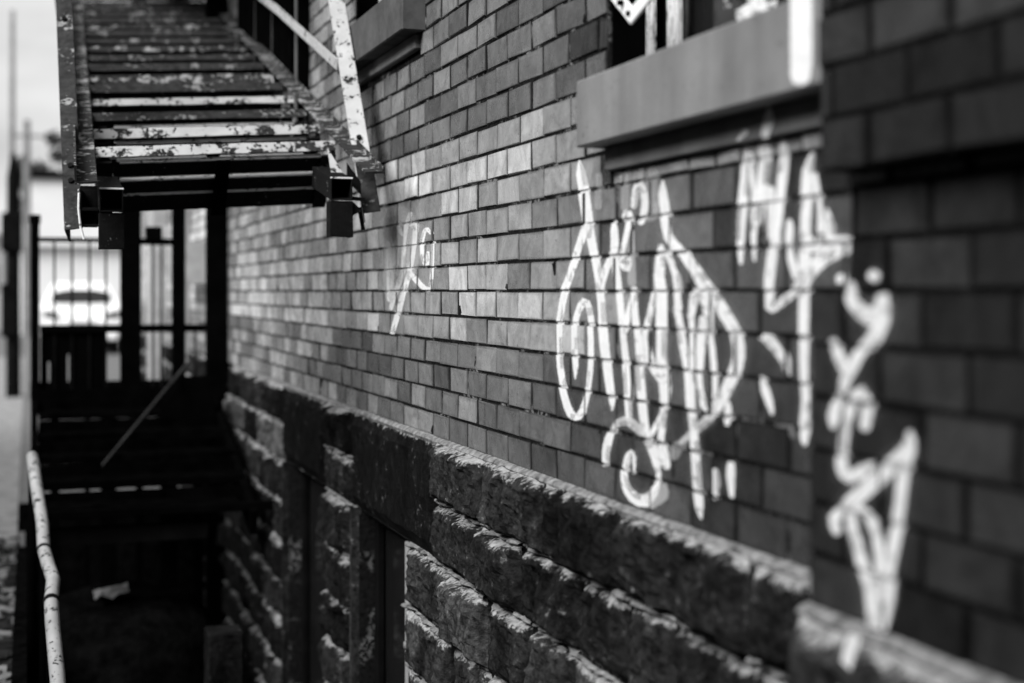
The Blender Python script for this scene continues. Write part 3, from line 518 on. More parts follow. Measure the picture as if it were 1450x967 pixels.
('m',1,[40140,1645,40159,1643,40075,1665,40262,1641,40047,1692,40369,1651,40078,1722,40453,1675,40195,1796,40598,1726,40471,1885,40681,1745,40963,1885,40582,1743,41254,1788,40691,1707,41469,1591,40870,1539,41600,1348,40987,1323,41545,1100,40936,1105,41380,887,40804,927,41069,747,40657,859,40383,757,40928,832,40341,945,40861,962,40377,1122,40823,1133,40408,1152,40792,1162,40487,1174,40711,1180,40588,1186,40610,1187]),
('m',0.28,[44258,2766,43998,2754,45449,2719,42848,2598,46423,2535,41949,2347,46774,2211,41578,2027,46673,1542,41496,1427,46572,876,41414,829,46122,537,41699,527,45094,312,42529,318,43891,212,43635,213]),
('m',0.22,[45050,2462,44907,2455,45705,2437,44268,2370,46238,2340,43765,2231,46443,2169,43567,2053,46392,1105,43522,1049,46342,43,43478,48,46122,-135,43660,-122,45580,-252,44150,-241,44924,-303,44781,-301])]}

# ------------------------------------------------------------------ sprayed tags, laid on the faces of the bricks
def clip(poly, ax, val, keep_less):
    o = []
    for i in range(len(poly)):
        a, b = poly[i], poly[(i + 1) % len(poly)]
        ia = (a[ax] <= val) if keep_less else (a[ax] >= val); ib = (b[ax] <= val) if keep_less else (b[ax] >= val)
        if ia: o.append(a)
        if ia != ib:
            t = (val - a[ax]) / (b[ax] - a[ax]); o.append(tuple(a[k] + (b[k] - a[k]) * t for k in range(4)))
    return o
def graffiti(key, name, label):
    root = None; parts = []
    def emit(poly, xf):
        v, f, uv = parts[-1]
        if len(poly) < 3: return
        b = len(v)
        for p in poly: v.append((xf(p[0], p[1]), p[0], p[1])); uv.append((p[2], p[3], 0))
        f.append(tuple(range(b, b + len(poly))))
    for si, (pl, al, q) in enumerate(GRAFFITI[key]):
        v = []; f = []; uv = []; parts.append((v, f, uv))
        eps = .0005 + .00012 * si
        n = len(q) // 4
        P = [((q[4 * i] / 1e4, q[4 * i + 1] / 1e4), (q[4 * i + 2] / 1e4, q[4 * i + 3] / 1e4)) for i in range(n)]
        polys = []
        for i in range(n - 1):
            (l0, r0), (l1, r1) = P[i], P[i + 1]; m0 = ((l0[0] + r0[0]) / 2, (l0[1] + r0[1]) / 2); m1 = ((l1[0] + r1[0]) / 2, (l1[1] + r1[1]) / 2)
            a0 = 1.0 if i > 1 else (0, .55)[i] if i < 2 else 1; a1 = 1.0
            e = lambda k: 1 + .0 * k
            ca = [0, .7, 1][min(i, 2)] if i < n / 2 else [0, .7, 1][min(n - 1 - i, 2)]
            cb = [0, .7, 1][min(i + 1, 2)] if i + 1 < n / 2 else [0, .7, 1][min(n - 2 - i, 2)]
            halo = .07 if key != 'white' and al > .5 else 0
            if halo:
                ex = lambda c_, p_: (c_[0] + (p_[0] - c_[0]) * 2.1, c_[1] + (p_[1] - c_[1]) * 2.1)
                hl0, hr0, hl1, hr1 = ex(m0, l0), ex(m0, r0), ex(m1, l1), ex(m1, r1)
                polys.append([(*hl0, 1, 0), (*m0, 0, halo), (*m1, 0, halo), (*hl1, 1, 0)]); polys.append([(*m0, 0, halo), (*hr0, 1, 0), (*hr1, 1, 0), (*m1, 0, halo)])
            polys.append([(*l0, 1, al * ca), (*m0, 0, al * ca), (*m1, 0, al * cb), (*l1, 1, al * cb)])
            polys.append([(*m0, 0, al * ca), (*r0, 1, al * ca), (*r1, 1, al * cb), (*m1, 0, al * cb)])
        if pl in 'wsf':
            X = {'w': 1.051, 's': 1.102, 'f': .944}[pl]
            for p in polys: emit(p, lambda y, z: X - eps)
            continue
        D = {'m': DW, 'p': DP, 'q': DM}[pl]
        y0 = min(p[0] for q_ in polys for p in q_); y1 = max(p[0] for q_ in polys for p in q_)
        z0 = min(p[1] for q_ in polys for p in q_); z1 = max(p[1] for q_ in polys for p in q_)
        for g, bk in zip(geo, bricks):
            if bk[0] != pl or bk[2] > y1 or bk[3] < y0 or bk[4] > z1 or bk[5] < z0: continue
            A = g[0][:4]; B4 = g[0][4:8]; ya = B4[0][1] + .0006; yb = B4[1][1] - .0006; za = B4[0][2] + .0006; zb = B4[2][2] - .0006
            def xf(y, z, A=A, ya=ya, yb=yb, za=za, zb=zb):
                s = (y - ya) / (yb - ya); t = (z - za) / (zb - za)
                return (A[0][0] * (1 - s) * (1 - t) + A[1][0] * s * (1 - t) + A[2][0] * s * t + A[3][0] * (1 - s) * t) - eps
            for p in polys:
                if max(k[0] for k in p) < ya or min(k[0] for k in p) > yb or max(k[1] for k in p) < za or min(k[1] for k in p) > zb: continue
                for ax, val, less in ((0, ya, False), (0, yb, True), (1, za, False), (1, zb, True)):
                    p = clip(p, ax, val, less)
                    if not p: break
                if p: emit(p, xf)
        for p in polys: emit([(a, b_, c, d_ * .85) for a, b_, c, d_ in p], lambda y, z: D + .0030 - .00004 * si)     # paint that reached the joints
    allv = [p for q in parts for p in q[0]]
    xs = [p[1] for p in allv]; c = Vector((allv[0][0], sum(xs) / len(xs), min(p[2] for p in allv)))
    root = empty(name, label, 'graffiti', c + Vector((0, 0, EYE))) if len(parts) > 1 else None
    for v, f, uv in parts:
        me = bpy.data.meshes.new('stroke' if root else name); me.from_pydata(v, [], f); me.materials.append(M_spray)
        at = me.attributes.new('spray', 'FLOAT_VECTOR', 'POINT'); at.data.foreach_set('vector', [c_ for u in uv for c_ in u])
        me.transform(Matrix.Translation(-c))
        o = bpy.data.objects.new('stroke' if root else name, me); C.objects.link(o)
        if root: o.parent = root
        else: o.location = c + Vector((0, 0, EYE)); tag(o, label, 'graffiti')
graffiti('big', 'graffiti_tag', 'large looping white spray tag on the bricks below the left end of the big sill')
graffiti('mca', 'graffiti_tag', 'tall white spray letters running down the bricks below the right end of the big sill')
graffiti('right', 'graffiti_tag', 'blurred white spray tag running down the dark brick pier nearest the camera')
graffiti('small', 'graffiti_tag', 'small thin white tag on pale bricks just right of the metal stair')
graffiti('white', 'paint_stripe', 'thick vertical white paint stripe on the right end of the big window sill')

# ------------------------------------------------------------------ rock-faced stone base
def rock(mb, y0, y1, z0, z1, D, bulge=.03, amp=.018, seed=0, res=.03, top_flat=0):
    a_near = y0 < 4.2
    nu = max(6, min(48, int((y1 - y0) / res))); nv = max(6, min(24, int((z1 - z0) / res)))
    sd = Vector((seed * 3.17, seed * 1.7, 0))
    def fn(u, v):
        y = y0 + (y1 - y0) * u; z = z0 + (z1 - z0) * v
        e = min(v, 1 - v) * (z1 - z0); eu = min(u, 1 - u) * (y1 - y0)
        k = min(min(1, e / .017) ** .5, min(1, eu / .045) ** .6)
        p = Vector((y * 5.5, z * 7, 0)) + sd
        n = noise.noise(p) + .6 * noise.noise(p * 2.3) + .42 * noise.noise(p * 5.1) + .42 * noise.noise(p * 11) + .26 * noise.noise(p * 23)
        facet = abs(noise.noise(p * .8 + Vector((9, 2, 1)))) * 1.3
        x = D - k * (bulge + amp * n + amp * facet)
        if 0 < u < 1 and 0 < v < 1: y += .008 * noise.noise(p * 3 + Vector((5, 5, 5))); z += .008 * noise.noise(p * 3 + Vector((1, 8, 5)))
        elif v == 1 or v == 0: z += .004 * noise.noise(Vector((y * 14, seed, 3)))
        else: y += .004 * noise.noise(Vector((z * 14, seed, 7)))
        return (x, y, z)
    b = len(mb.v)
    for i in range(nu + 1):
        for j in range(nv + 1): mb.top[len(mb.v)] = (1 - j / nv) * (z1 - z0); mb.v.append(fn(i / nu, j / nv))
    for i in range(nu):
        for j in range(nv):
            a = b + i * (nv + 1) + j; mb.f.append((a, a + 1, a + nv + 2, a + nv + 1))
            mb.mi.append(0)
    # joint faces going back into the wall
    back = D + .06
    for (a, b) in (((0, 1), (1, 1)), ((0, 0), (1, 0))):
        v = a[1]; mb.grid(lambda u, t: (fn(u, v)[0] * (1 - t) + back * t, fn(u, v)[1], fn(u, v)[2]), nu, 1)
    for u in (0, 1): mb.grid(lambda v, t: (fn(u, v)[0] * (1 - t) + back * t, fn(u, v)[1], fn(u, v)[2]), nv, 1)
OPA = (4.25, 4.985, -1.95, -.775); OPB = (5.53, 6.43, -1.95, -.775)
FD = 1.115                     # plane of the joints; rock faces stand out from it
zr = [-.425, -.60, -.775, -.965, -1.15, -1.33, -1.51, -1.70, -1.90, -2.12, -2.4]
seed = 0; beads = []
def stone(y0, y1, z0, z1, D=FD, mt=None, **k):
    global seed; seed += 1
    m = MB(); g = .0085; D = D + rs.uniform(-.012, .010) if mt is not M_lintel else D
    rock(m, y0 + g, y1 - g, z0 + g, z1 - g, D, seed=seed, **k)
    m.build('foundation_stone', [mt or (M_stone if random.random() < .6 else M_stone_l), M_crust], bld, smooth=False)
    beads.append((y0, y1, z1, D)); 
fixed = {0: [1.68, 2.05, 2.35, 2.594, 2.886, 3.01, 3.45, 3.93], 1: [1.68, 1.93, 2.35, 2.552, 2.798, 3.174, 3.487, 3.93], 2: [1.68, 1.95, 2.2, 2.51, 2.83, 3.12, 3.427, 3.767, 4.25]}
rs = random.Random(5)
for i in range(len(zr) - 1):
    z1, z0 = zr[i], zr[i + 1]
    spans = []
    def fill(a, b):
        y = a
        while y < b - 1e-6:
            l = rs.uniform(.24, .46)
            if b - y - l < .16: l = b - y
            spans.append((y, y + l)); y += l
    if i in fixed:
        F = fixed[i]; spans += list(zip(F, F[1:]))
    elif z1 <= -.775 and z0 >= -1.96: fill(1.68, 4.25)
    else: fill(1.68, 3.93 if i < 2 else 4.25)
    if i < 2:
        if i == 0: pass
        fill(5.02, 5.50) if i else fill(5.02, 5.50)
        fill(6.48, 16.9)
    elif z0 >= -1.96: fill(4.985, 5.53); fill(6.43, 16.9)
    else: fill(4.25, 16.9)
    for a, b in spans:
        far = a > 7.5
        pale = (i >= 2 and a < 4.2 and rs.random() < .8) or (i == 1 and rs.random() < .3)
        stone(a, b, z0, z1, mt=M_stone_l if pale else M_stone, res=.05 if far else (.0095 if a < 4.2 else .013), bulge=.014 + rs.uniform(0, .030), amp=.014 + rs.uniform(0, .01))
stone(3.93, 5.02, -.775, -.425, mt=M_lintel, bulge=.022, amp=.008, res=.04)
stone(5.50, 6.48, -.775, -.425, mt=M_lintel, bulge=.022, amp=.008, res=.04)
# pier base
for a, b in ((1.30, 1.68), (.85, 1.30), (.3, .85), (-.3, .3), (-1.2, -.3)):
    stone(a, b, -.60, -.425, D=.985, mt=M_stone_l); 
for i in range(1, 8):
    for a, b in ((1.22, 1.68), (.7, 1.22), (.1, .7), (-.6, .1), (-1.2, -.6)): stone(a, b, zr[i + 1], zr[i], D=.985, mt=M_stone)
# wall behind the stones
m = MB(); slab(FD + .004, 1.6, 1.5, 16.95, -2.6, -.4285, [OPA, OPB], m); m.box(.99, 1.3, -1.2, 1.672, -2.6, -.4285)
m.build('base_core', M_mortar, bld)
# rough pale mortar squeezed along the course lines
m = MB()
def bead(y0, y1, z, D, h=.009, out=.03, sd=0):
    n = max(3, int((y1 - y0) / .018))
    def fn(u, v):
        y = y0 + (y1 - y0) * u; a = v * math.pi
        k = .55 + .9 * (noise.noise(Vector((y * 17, z * 9 + sd, 0))) + .6 * noise.noise(Vector((y * 52, z * 9, 3))))
        k = max(.06, min(1.5, k + .3))
        return (D + .01 - (out * .5 * math.sin(a) + .012) * k, y, z + h * math.cos(a) * k + .003 * noise.noise(Vector((y * 9, 1, z))))
    m.grid(fn, n, 6)
for (a, b, z, D) in beads:
    if z > -.43: continue
    if a > 8.5: continue
    bead(a, b, z, D, h=.006, out=.028, sd=1)
tag(m.build('mortar_pointing', M_crust, bld, smooth=True), kind='stuff')
# sloping mortar ledge on top of the base
def ledge(y0, y1, D, dx):
    m = MB(); n = int((y1 - y0) / .02)
    def fn(u, v):
        y = y0 + (y1 - y0) * u; k = noise.noise(Vector((y * 13, 0, 4))) + .6 * noise.noise(Vector((y * 45, 2, 4)))
        prof = ((D + .004, .004), (D - dx * .6, -.001), (D - dx * (1 + .35 * k), -.008 + .003 * k), (D - dx * (.7 + .2 * k), -.019 + .006 * k))
        i = min(3, int(round(v * 3))); return (prof[i][0], y, -.425 + prof[i][1])
    m.grid(fn, n, 3); m.build('mortar_ledge', M_crust, bld)
ledge(1.69, 8.2, DW, .014); ledge(-1.2, 1.70, DP, .016)
# cellar windows: jambs, frame, glass and a drain pipe beside the near one
for (y0, y1, z0, z1), pipe in ((OPA, True), (OPB, False)):
    m = MB(); m.box(1.175, 1.20, y0 + .0, y0 + .05, z0, z1 - .003); m.box(1.175, 1.20, y1 - .05, y1, z0, z1 - .003); m.box(1.175, 1.2, y0 + .05, y1 - .05, z1 - .05, z1 - .003); m.box(1.175, 1.2, y0 + .05, y1 - .05, z0, z0 + .05)
    fr = m.build('cellar_window', M_dark, bld, bevel=.003)
    m = MB(); m.box(1.205, 1.21, y0, y1, z0, z1); m.build('pane', M_glass_dark, fr)
    m = MB(); m.box(1.08, 1.22, y0 - .0, y1, z0 - .06, z0 - .002); m.build('cellar_sill', M_plain, bld)
    m = MB(); m.box(1.09, 1.24, y1 + .001, y1 + .03, z0, z1); m.build('window_jamb', M_plain, bld)
m = MB(); m.tube([(1.128, 4.325, -.785), (1.128, 4.325, -2.3)], .011, 10)
for z in (-1.1, -1.7): m.tube([(1.128, 4.325, z), (1.128, 4.325, z - .02)], .016, 10)
top(m, 'drain_pipe', M_sill, 'thin pale upright pipe in the cellar window opening below the brick wall', 'pipe', smooth=True)
# unseen wing behind the viewer, added to shade the faces turned towards it
m = MB(); m.box(-9, 1.6, -5.2, -2.6, -1.5, 4.2); m.build('shade_wing', M_grey, bld)
t = empty('sky_blocker_building', 'unseen low building added across the alley to block sky light and reflections', 'building', (-6, 3, 0))  # added outside the frame to keep low sky off the near wall
m = MB(); m.box(-9, -4, -9, 13, -1.5, 2.3); m.build('wall', M_grey, t)
m = MB(); m.box(-9.2, -3.8, -9.2, 13.2, 2.302, 2.5); m.build('roof', M_dark, t)
t = empty('shade_balcony', 'unseen fire escape balcony above the metal stair, added to shade the wall', 'balcony', (.5, 6, 2.0 + EYE))  # added above the frame, sized for its shade on wall and stair
m = MB(); m.box(.32, 1.11, 3.9, 9.7, 2.14, 2.16); m.build('floor_plate', M_black, t)
for yy in (3.95, 5.3, 6.6):
    m = MB(); m.box(.33, 1.11, yy, yy + .05, 2.05, 2.139); m.build('bracket', M_black, t)
# far door and pilaster beyond the landing
m = MB(); m.box(1.085, 1.118, 10.6, 11.5, -.55, 1.3); dr = m.build('door', M_door, bld, bevel=.004)
m = MB(); m.box(1.07, 1.084, 10.75, 11.35, -.35, .3); m.box(1.07, 1.084, 10.75, 11.35, .42, 1.15); m.build('door_panel', M_sill, dr)
m = MB(); m.box(1.0, 1.118, 12.4, 13.0, -2.3, 4.0); m.build('far_pilaster', M_pale_brick, bld)
m = MB(); m.box(.93, 1.118, 9.55, 10.25, .05, .33); m.build('wall_block', M_pale_brick, bld)

# black shutters high on the wall and the steel post in front
t = empty('window_shutters', 'tall black shutters on the brick wall above and behind the metal stair', 'shutter', (1.09, 6.75, .95 + EYE))
for k, (a, b) in enumerate(((6.13, 6.60), (6.64, 7.12), (7.16, 7.75))):
    m = MB(); m.box(1.07, 1.112, a, b, .95, 2.5); m.build('shutter_leaf', M_black, t, bevel=.003)
    m = MB(); m.box(1.066, 1.0695, b - .010, b, .951, 2.5); m.build('pale_edge_strip', M_sill_d, t)
m = MB(); m.box(1.075, 1.115, 5.93, 5.99, .42, 2.6); m.box(1.068, 1.0745, 5.975, 5.994, .42, 2.6, 1); m.box(1.06, 1.125, 5.91, 6.0, .40, .43)
top(m, 'steel_wall_post', [M_black, M_sill], 'black steel upright fixed to the wall just right of the shutters', 'post')
# bracing with white diamonds in the window above the big sill, and a crumpled bag on that sill
t = empty('window_grille', 'white riveted diamond grille bar in the dark window above the big sill', 'grille', (1.10, 2.6, .5 + EYE))
def flatbar(a, b, w, th, mt, nm, par):
    m = MB(); m.bar(a, b, th, w, up=(0, 1, 0) if abs(a[1] - b[1]) < .01 else (0, 0, 1)); return m.build(nm, mt, par, bevel=.0015)
V = (1.09, 2.487, .520)
for yy, zz in ((2.75, .70), (2.24, .60)):
    flatbar(V if yy > 2.5 else (1.084, V[1], V[2]), (1.09 if yy > 2.5 else 1.084, yy, zz), .030, .006, M_white, 'grille_bar', t)
flatbar((1.096, 2.56, .585), (1.096, 2.42, .572), .02, .005, M_pl, 'grille_bar', t)
for p in ((1.08, 2.487, .527), (1.08, 2.53, .556)):
    m = MB(); m.tube([(p[0] + .006, p[1], p[2]), (p[0] - .004, p[1], p[2])], .006, 8); m.build('rivet', M_black, t)
flatbar((1.12, 2.16, .478), (1.12, 2.15, .80), .018, .005, M_pl, 'grille_bar', t)
m = MB()
def bag(u, v):
    a = u * 2 * math.pi; b = v * math.pi; p = Vector((math.cos(a) * math.sin(b), math.sin(a) * math.sin(b), math.cos(b)))
    r = 1 + .35 * noise.noise(p * 2.2) + .25 * noise.noise(p * 5) + .12 * noise.noise(p * 11)
    return (1.15 + .03 * p.x * r, 2.11 + .045 * p.y * r, .452 + .030 * p.z * r)
m.grid(bag, 28, 16); top(m, 'plastic_bag', M_plastic, 'small crumpled pale plastic bag lying on the big window sill', 'bag')

# ------------------------------------------------------------------ the raised fire escape stair
stair = empty('fire_escape_stair', 'raised metal fire escape stair with chipped pale paint and rust beside the brick wall', 'stairs', (.57, 4.4, .45 + EYE))
O = Vector((.195, 4.634, .452)); wv = Vector((1.0, 0, .061)).normalized()
dv = Vector((.0241, .9585, .284)).normalized(); nv_ = wv.cross(dv).normalized()
def sp(a, b, c): return O + wv * a + dv * b + nv_ * c
WID = .766
def sbox(mb, a0, a1, b0, b1, c0, c1, mi=0):
    mb.hexa([sp(a, b, c) for c in (c0, c1) for a, b in ((a0, b0), (a1, b0), (a1, b1), (a0, b1))], mi)
for side in (0, 1):
    o0, o1 = (-.060, 0) if side == 0 else (WID, WID + .058)
    wa, wb = (o0, o0 + .006) if side == 0 else (o1 - .006, o1); hw = .05 if side == 0 else .016
    m = MB(); nseg = 14
    for i in range(nseg):
        b0 = -.52 + i * 5.8 / nseg; b1 = b0 + 5.8 / nseg
        sbox(m, o0, o1, b0, b1, -.004, .003)
    sbox(m, wa, wb, -.52, 5.28, .003, hw)
    st = m.build('stringer', M_pm, stair)
    for k in range(17):
        b = .311 * k + .10; c = sp((o0 + o1) / 2, b, -.004); m = MB(); m.tube([c, c - nv_ * .006], .009, 8); m.build('rivet', M_pk, st)
pd = (dv - nv_).normalized(); pu = (dv + nv_).normalized()      # tread depth and tread upright
slat_rows = ((.03, .105), (.135, .213), (.222, .325))
tread_mats = [M_pl, M_pl, M_pd, M_pl, M_pd, M_pm, M_pd, M_pd, M_pm, M_pd, M_pd, M_pm]
r3 = random.Random(8)
for k in range(17):
    b = .311 * k + (r3.uniform(-.012, .012) if k > 1 else 0); sag = r3.uniform(-.004, .004)
    base = sp(0, b, 0)
    def tp(a, p, u): return base + wv * a + pd * p + pu * u
    def tb(mb, a0, a1, p0, p1, u0, u1, mi=0, tw=0):
        mb.hexa([tp(a, p, u + (tw if a == a1 else 0)) for u in (u0, u1) for a, p in ((a0, p0), (a1, p0), (a1, p1), (a0, p1))], mi)
    h = (.040 if k < 2 else .033) if k != 5 else .058
    m = MB(); nseg = 10; js = [r3.uniform(-.0018, .0018) for _ in range(nseg + 1)]
    for i in range(nseg):
        a0, a1 = .003 + (WID - .006) * i / nseg, .003 + (WID - .006) * (i + 1) / nseg
        m.hexa([tp(a0, 0, -h + js[i]), tp(a1, 0, -h + js[i + 1]), tp(a1, .005, -h + js[i + 1]), tp(a0, .005, -h + js[i]),
                tp(a0, 0 + js[i], sag), tp(a1, js[i + 1], sag), tp(a1, .005, sag), tp(a0, .005, sag)])
    tb(m, .003, WID - .003, .005, .03, -.005, 0)
    tr = m.build('tread', tread_mats[k] if k < len(tread_mats) else M_pd, stair)
    for (p0, p1) in slat_rows:
        m = MB(); tb(m, .056, WID - .04, p0, p1, -.045, -.040); tb(m, .056, WID - .04, p1 - .004, p1, -.045, -.02)
        sl_ = m.build('slat', M_pk, tr)
        if k < 3:
            m = MB(); tb(m, .06 if p0 > .2 else .075, WID - .05, p0 - (.012 if p0 > .2 else .006), p0 - .0005, -.048, -.036); m.build('lit_edge', M_edge, tr)  # bright strip painted in for light caught along the slat
    m = MB()
    tb(m, .004, .05, .006, .325, -.060, -.052); tb(m, .004, .012, .006, .325, -.052, -.01); m.build('tread_bracket', M_pk, tr); m = MB()
    tb(m, WID - .048, WID - .004, .006, .325, -.060, -.052); tb(m, WID - .012, WID - .004, .006, .325, -.052, -.01)
    m.build('tread_bracket', M_pk, tr)
    if k < 2:
        m = MB(); tb(m, .372, .418, .004, .335, -.068, -.061); m.build('centre_strap', M_black, tr)
# end posts (angle irons leaning back) and their mid rails
def angle(mb, a, b, w, th, fdir, sdir, flip=1):
    a = Vector(a); b = Vector(b); f = Vector(fdir); s_ = Vector(sdir); d = (b - a).normalized()
    mb.obox((a + b) / 2, s_ * w / 2, (b - a) / 2, f * th / 2)
    mb.obox((a + b) / 2 - s_ * flip * (w / 2 - th / 2) + f * (w / 2 + th / 2), s_ * th / 2, (b - a) / 2, f * (w / 2))
for (p0, p1, w_, mt, fl) in (((.129, 4.478, .186), (.107, 5.403, 1.437), .054, M_pd, 1), ((1.022, 4.383, .252), (1.0125, 5.403, 1.78), .056, M_pl2, 1)):
    d = (Vector(p1) - Vector(p0)).normalized(); s_ = Vector((.955, -.29, .02)); s_ = (s_ - d * s_.dot(d)).normalized(); f_ = d.cross(s_).normalized()
    if f_.y < 0: f_ = -f_
    m = MB(); angle(m, p0, p1, w_, .006, f_, s_, fl); hp = m.build('handrail_post', mt, stair, bevel=.0012)
    for t_ in (.12, .16, .58):
        c = Vector(p0).lerp(Vector(p1), t_); m = MB(); m.tube([c - f_ * .003, c - f_ * .011], .009, 8); m.build('bolt', M_pk, hp)
# rusted lower part of the right post
m = MB(); a = Vector((1.0225, 4.373, .248)); b = Vector((1.0215, 4.50, .44)); d = (b - a).normalized(); s_ = Vector((.955, -.29, .02)); s_ = (s_ - d * s_.dot(d)).normalized(); f_ = d.cross(s_).normalized()
if f_.y < 0: f_ = -f_
m.obox((a + b) / 2, s_ * .0275, (b - a) / 2, f_ * .003); m.build('post_foot', M_pd, stair, bevel=.001)
m = MB(); m.bar((.990, 4.745, .766), (.993, 6.05, 1.205), .005, .038); m.bar((.993, 6.04, 1.20), (.96, 9.2, 2.23), .005, .038); m.build('mid_rail', M_pl2, stair, bevel=.001)
m = MB(); m.bar((.115, 4.9, .74), (.10, 9.0, 2.15), .005, .036); m.build('mid_rail', M_pm, stair, bevel=.001)
# square tube ends with hanging plates
def tube_end(c, plate_h, w_=.034, tilt=0):
    cx, cy, cz = c
    m = MB(); th = .004; Lz = .30
    rise = .06
    def bx(x0, x1, z0, z1, mi=0):
        m.hexa([(cx + x, cy + y, cz + z + (rise if y else 0)) for z in (z0, z1) for x, y in ((x0, 0), (x1, 0), (x1, Lz), (x0, Lz))], mi)
    bx(-w_, w_, w_ - th, w_); bx(-w_, w_, -w_, -w_ + th); bx(-w_, -w_ + th, -w_ + th, w_ - th); bx(w_ - th, w_, -w_ + th, w_ - th)
    m.hexa([(cx + x, cy + y, cz + z + rise * .9) for z in (-w_, w_) for x, y in ((-w_, Lz - .03), (w_, Lz - .03), (w_, Lz - .02), (-w_, Lz - .02))])
    tb_ = m.build('square_tube', M_pk, stair, bevel=.001)
    m = MB(); bx(-w_, w_, w_ - .001, w_ + .004, 0); 
    m.v = [(x, min(y, cy + .008) - .001, z - (rise if y > cy + .1 else 0)) for x, y, z in m.v]; m.build('tube_rim', M_edge, tb_)
    m = MB(); m.box(cx - w_, cx + w_ + .002, cy + .004, cy + .010, cz - w_ - plate_h, cz - w_ - .001, j=.0015)
    m.box(cx - w_, cx - w_ + .005, cy + .010, cy + .07, cz - w_ - plate_h, cz - w_ - .001); m.box(cx + w_ - .003, cx + w_ + .002, cy + .010, cy + .07, cz - w_ - plate_h, cz - w_ - .001)
    m.build('hanging_plate', M_pk, stair, bevel=.0015)
tube_end((.230, 4.305, .264), .108); tube_end((.908, 4.287, .311), .112)
m = MB()
m.box(.142, .150, 4.37, 4.44, .190, .30); m.box(.150, .192, 4.40, 4.406, .195, .30); m.box(.150, .196, 4.37, 4.43, .236, .246); m.box(.150, .196, 4.37, 4.43, .190, .197)
m.box(.146, .200, 4.445, 4.449, .20, .315); m.build('end_bracket', M_pk, stair, bevel=.0012)
m = MB(); m.tube([(.1415, 4.37, .30), (.140, 4.368, .24), (.145, 4.365, .19), (.155, 4.36, .152)], .0035, 8); m.build('hook', M_edge, stair)
m = MB(); m.prism([(.944, 4.30, .277), (.975, 4.30, .248), (.93, 4.30, .224)], (0, .006, 0)); m.bar((.945, 4.30, .285), (.985, 4.31, .282), .006, .012)
m.bar((.972, 4.33, .26), (.985, 4.33, .19), .006, .012); m.prism([(.94, 4.36, .40), (.985, 4.36, .34), (.985, 4.36, .30), (.94, 4.36, .345)], (0, .005, 0)); m.build('gusset_plate', M_pk, stair, bevel=.001)
m = MB(); m.prism([(.905, 4.50, .46), (.955, 4.42, .35), (.905, 4.42, .35)], (0.002, .006, 0)); m.build('pale_gusset', M_pl, stair)

# ------------------------------------------------------------------ steel landing with railing across the areaway
ld = empty('steel_landing', 'black steel landing with barred railing and posts across the areaway', 'landing', (.55, 8.5, -.6 + EYE))
YL = 8.42
for (x0, x1, z0, z1) in ((.012, .060, -.62, .385), (.50, .615, -.62, 1.5), (.79, .865, -.62, 1.5), (.985, 1.108, -2.4, 1.9)):
    m = MB(); m.box(x0, x1, YL, YL + .07, z0, z1); m.build('post', M_black, ld, bevel=.004)
m = MB(); m.tube([(.036, YL + .035, .38), (.036, YL + .035, .43)], .032, 10); m.build('post_cap', M_black, ld)
for (x0, x1, z, h) in ((.06, .50, .29, .026), (.615, .79, .285, .04), (.062, 1.1, -.215, .045)):
    m = MB(); m.box(x0, x1, YL + .01, YL + .05, z - h / 2, z + h / 2); m.build('rail', M_black, ld, bevel=.003)
for x in (.14, .235, .33, .42, .68, .73, .92):
    m = MB(); m.box(x - .006, x + .006, YL + .02, YL + .034, -.60, .28 if x < .9 else -.23); m.build('baluster', M_dark, ld)
m = MB(); m.box(.64, .73, YL - .03, YL + .06, .285, .37); m.build('lamp_box', M_black, ld, bevel=.004)
m = MB(); m.box(.065, .105, YL + .03, YL + .04, -.56, -.238); m.box(.115, .21, YL + .03, YL + .04, -.56, -.238); m.box(.22, .42, YL + .03, YL + .04, -.56, -.238); m.box(.105, .115, YL + .03, YL + .04, -.40, -.238); m.box(.21, .22, YL + .03, YL + .04, -.36, -.238)
m.build('lower_panel', M_black, ld)
for k in range(7):
    m = MB(); m.box(.01, 1.1, YL - .1 + k * .145, YL + .035 + k * .145, -.60, -.565); m.build('deck_plank', M_steps, ld, bevel=.004)
m = MB(); m.box(.012, 1.1, YL - .13, YL - .10, -.66, -.55); m.build('edge_beam', M_black, ld)
st = empty('timber_steps', 'dark open timber steps going down from the landing into the areaway', 'steps', (.5, 7.5, -1.0 + EYE))
for k, (y, z) in enumerate(((8.05, -.655), (7.72, -.74), (7.40, -.82), (7.08, -.905), (6.78, -.99))):
    m = MB(); m.box(.05, 1.0 if k < 4 else .95, y, y + .24, z - .04, z, j=.004); m.build('step', M_steps, st, bevel=.004)
    m = MB(); m.box(.05, .98, y + .2, y + .22, z - .03, z + .046 + .008 * (k % 2), j=.004); m.build('riser_board', M_steps, st)
for x in (.03, 1.005):
    m = MB(); m.bar((x, 6.72, -1.09), (x, 8.35, -.64), .035, .12); m.build('stringer', M_black, st)
for x, w_ in ((.12, .05), (.31, .03), (.40, .09), (.60, .04), (.74, .10), (.93, .06)):
    m = MB(); m.box(x, x + w_, 8.62, 8.66, -2.55, -.61); m.build('prop', M_black, st)
m = MB(); m.box(.04, 1.113, 6.74, 6.775, -1.035, -.995); top(m, 'cross_beam', M_black, 'black beam spanning the areaway in front of the timber steps', 'beam', bevel=.004)
m = MB(); m.box(.05, .80, 6.80, 6.83, -1.16, -1.085, j=.004); top(m, 'timber_board', M_dark, 'grey weathered board fixed below the beam across the areaway', 'board')
m = MB(); m.bar((.846, 8.10, -.40), (.346, 7.276, -.86), .010, .014); top(m, 'leaning_bar', M_bar, 'thin grey bar leaning diagonally across the timber steps', 'bar')
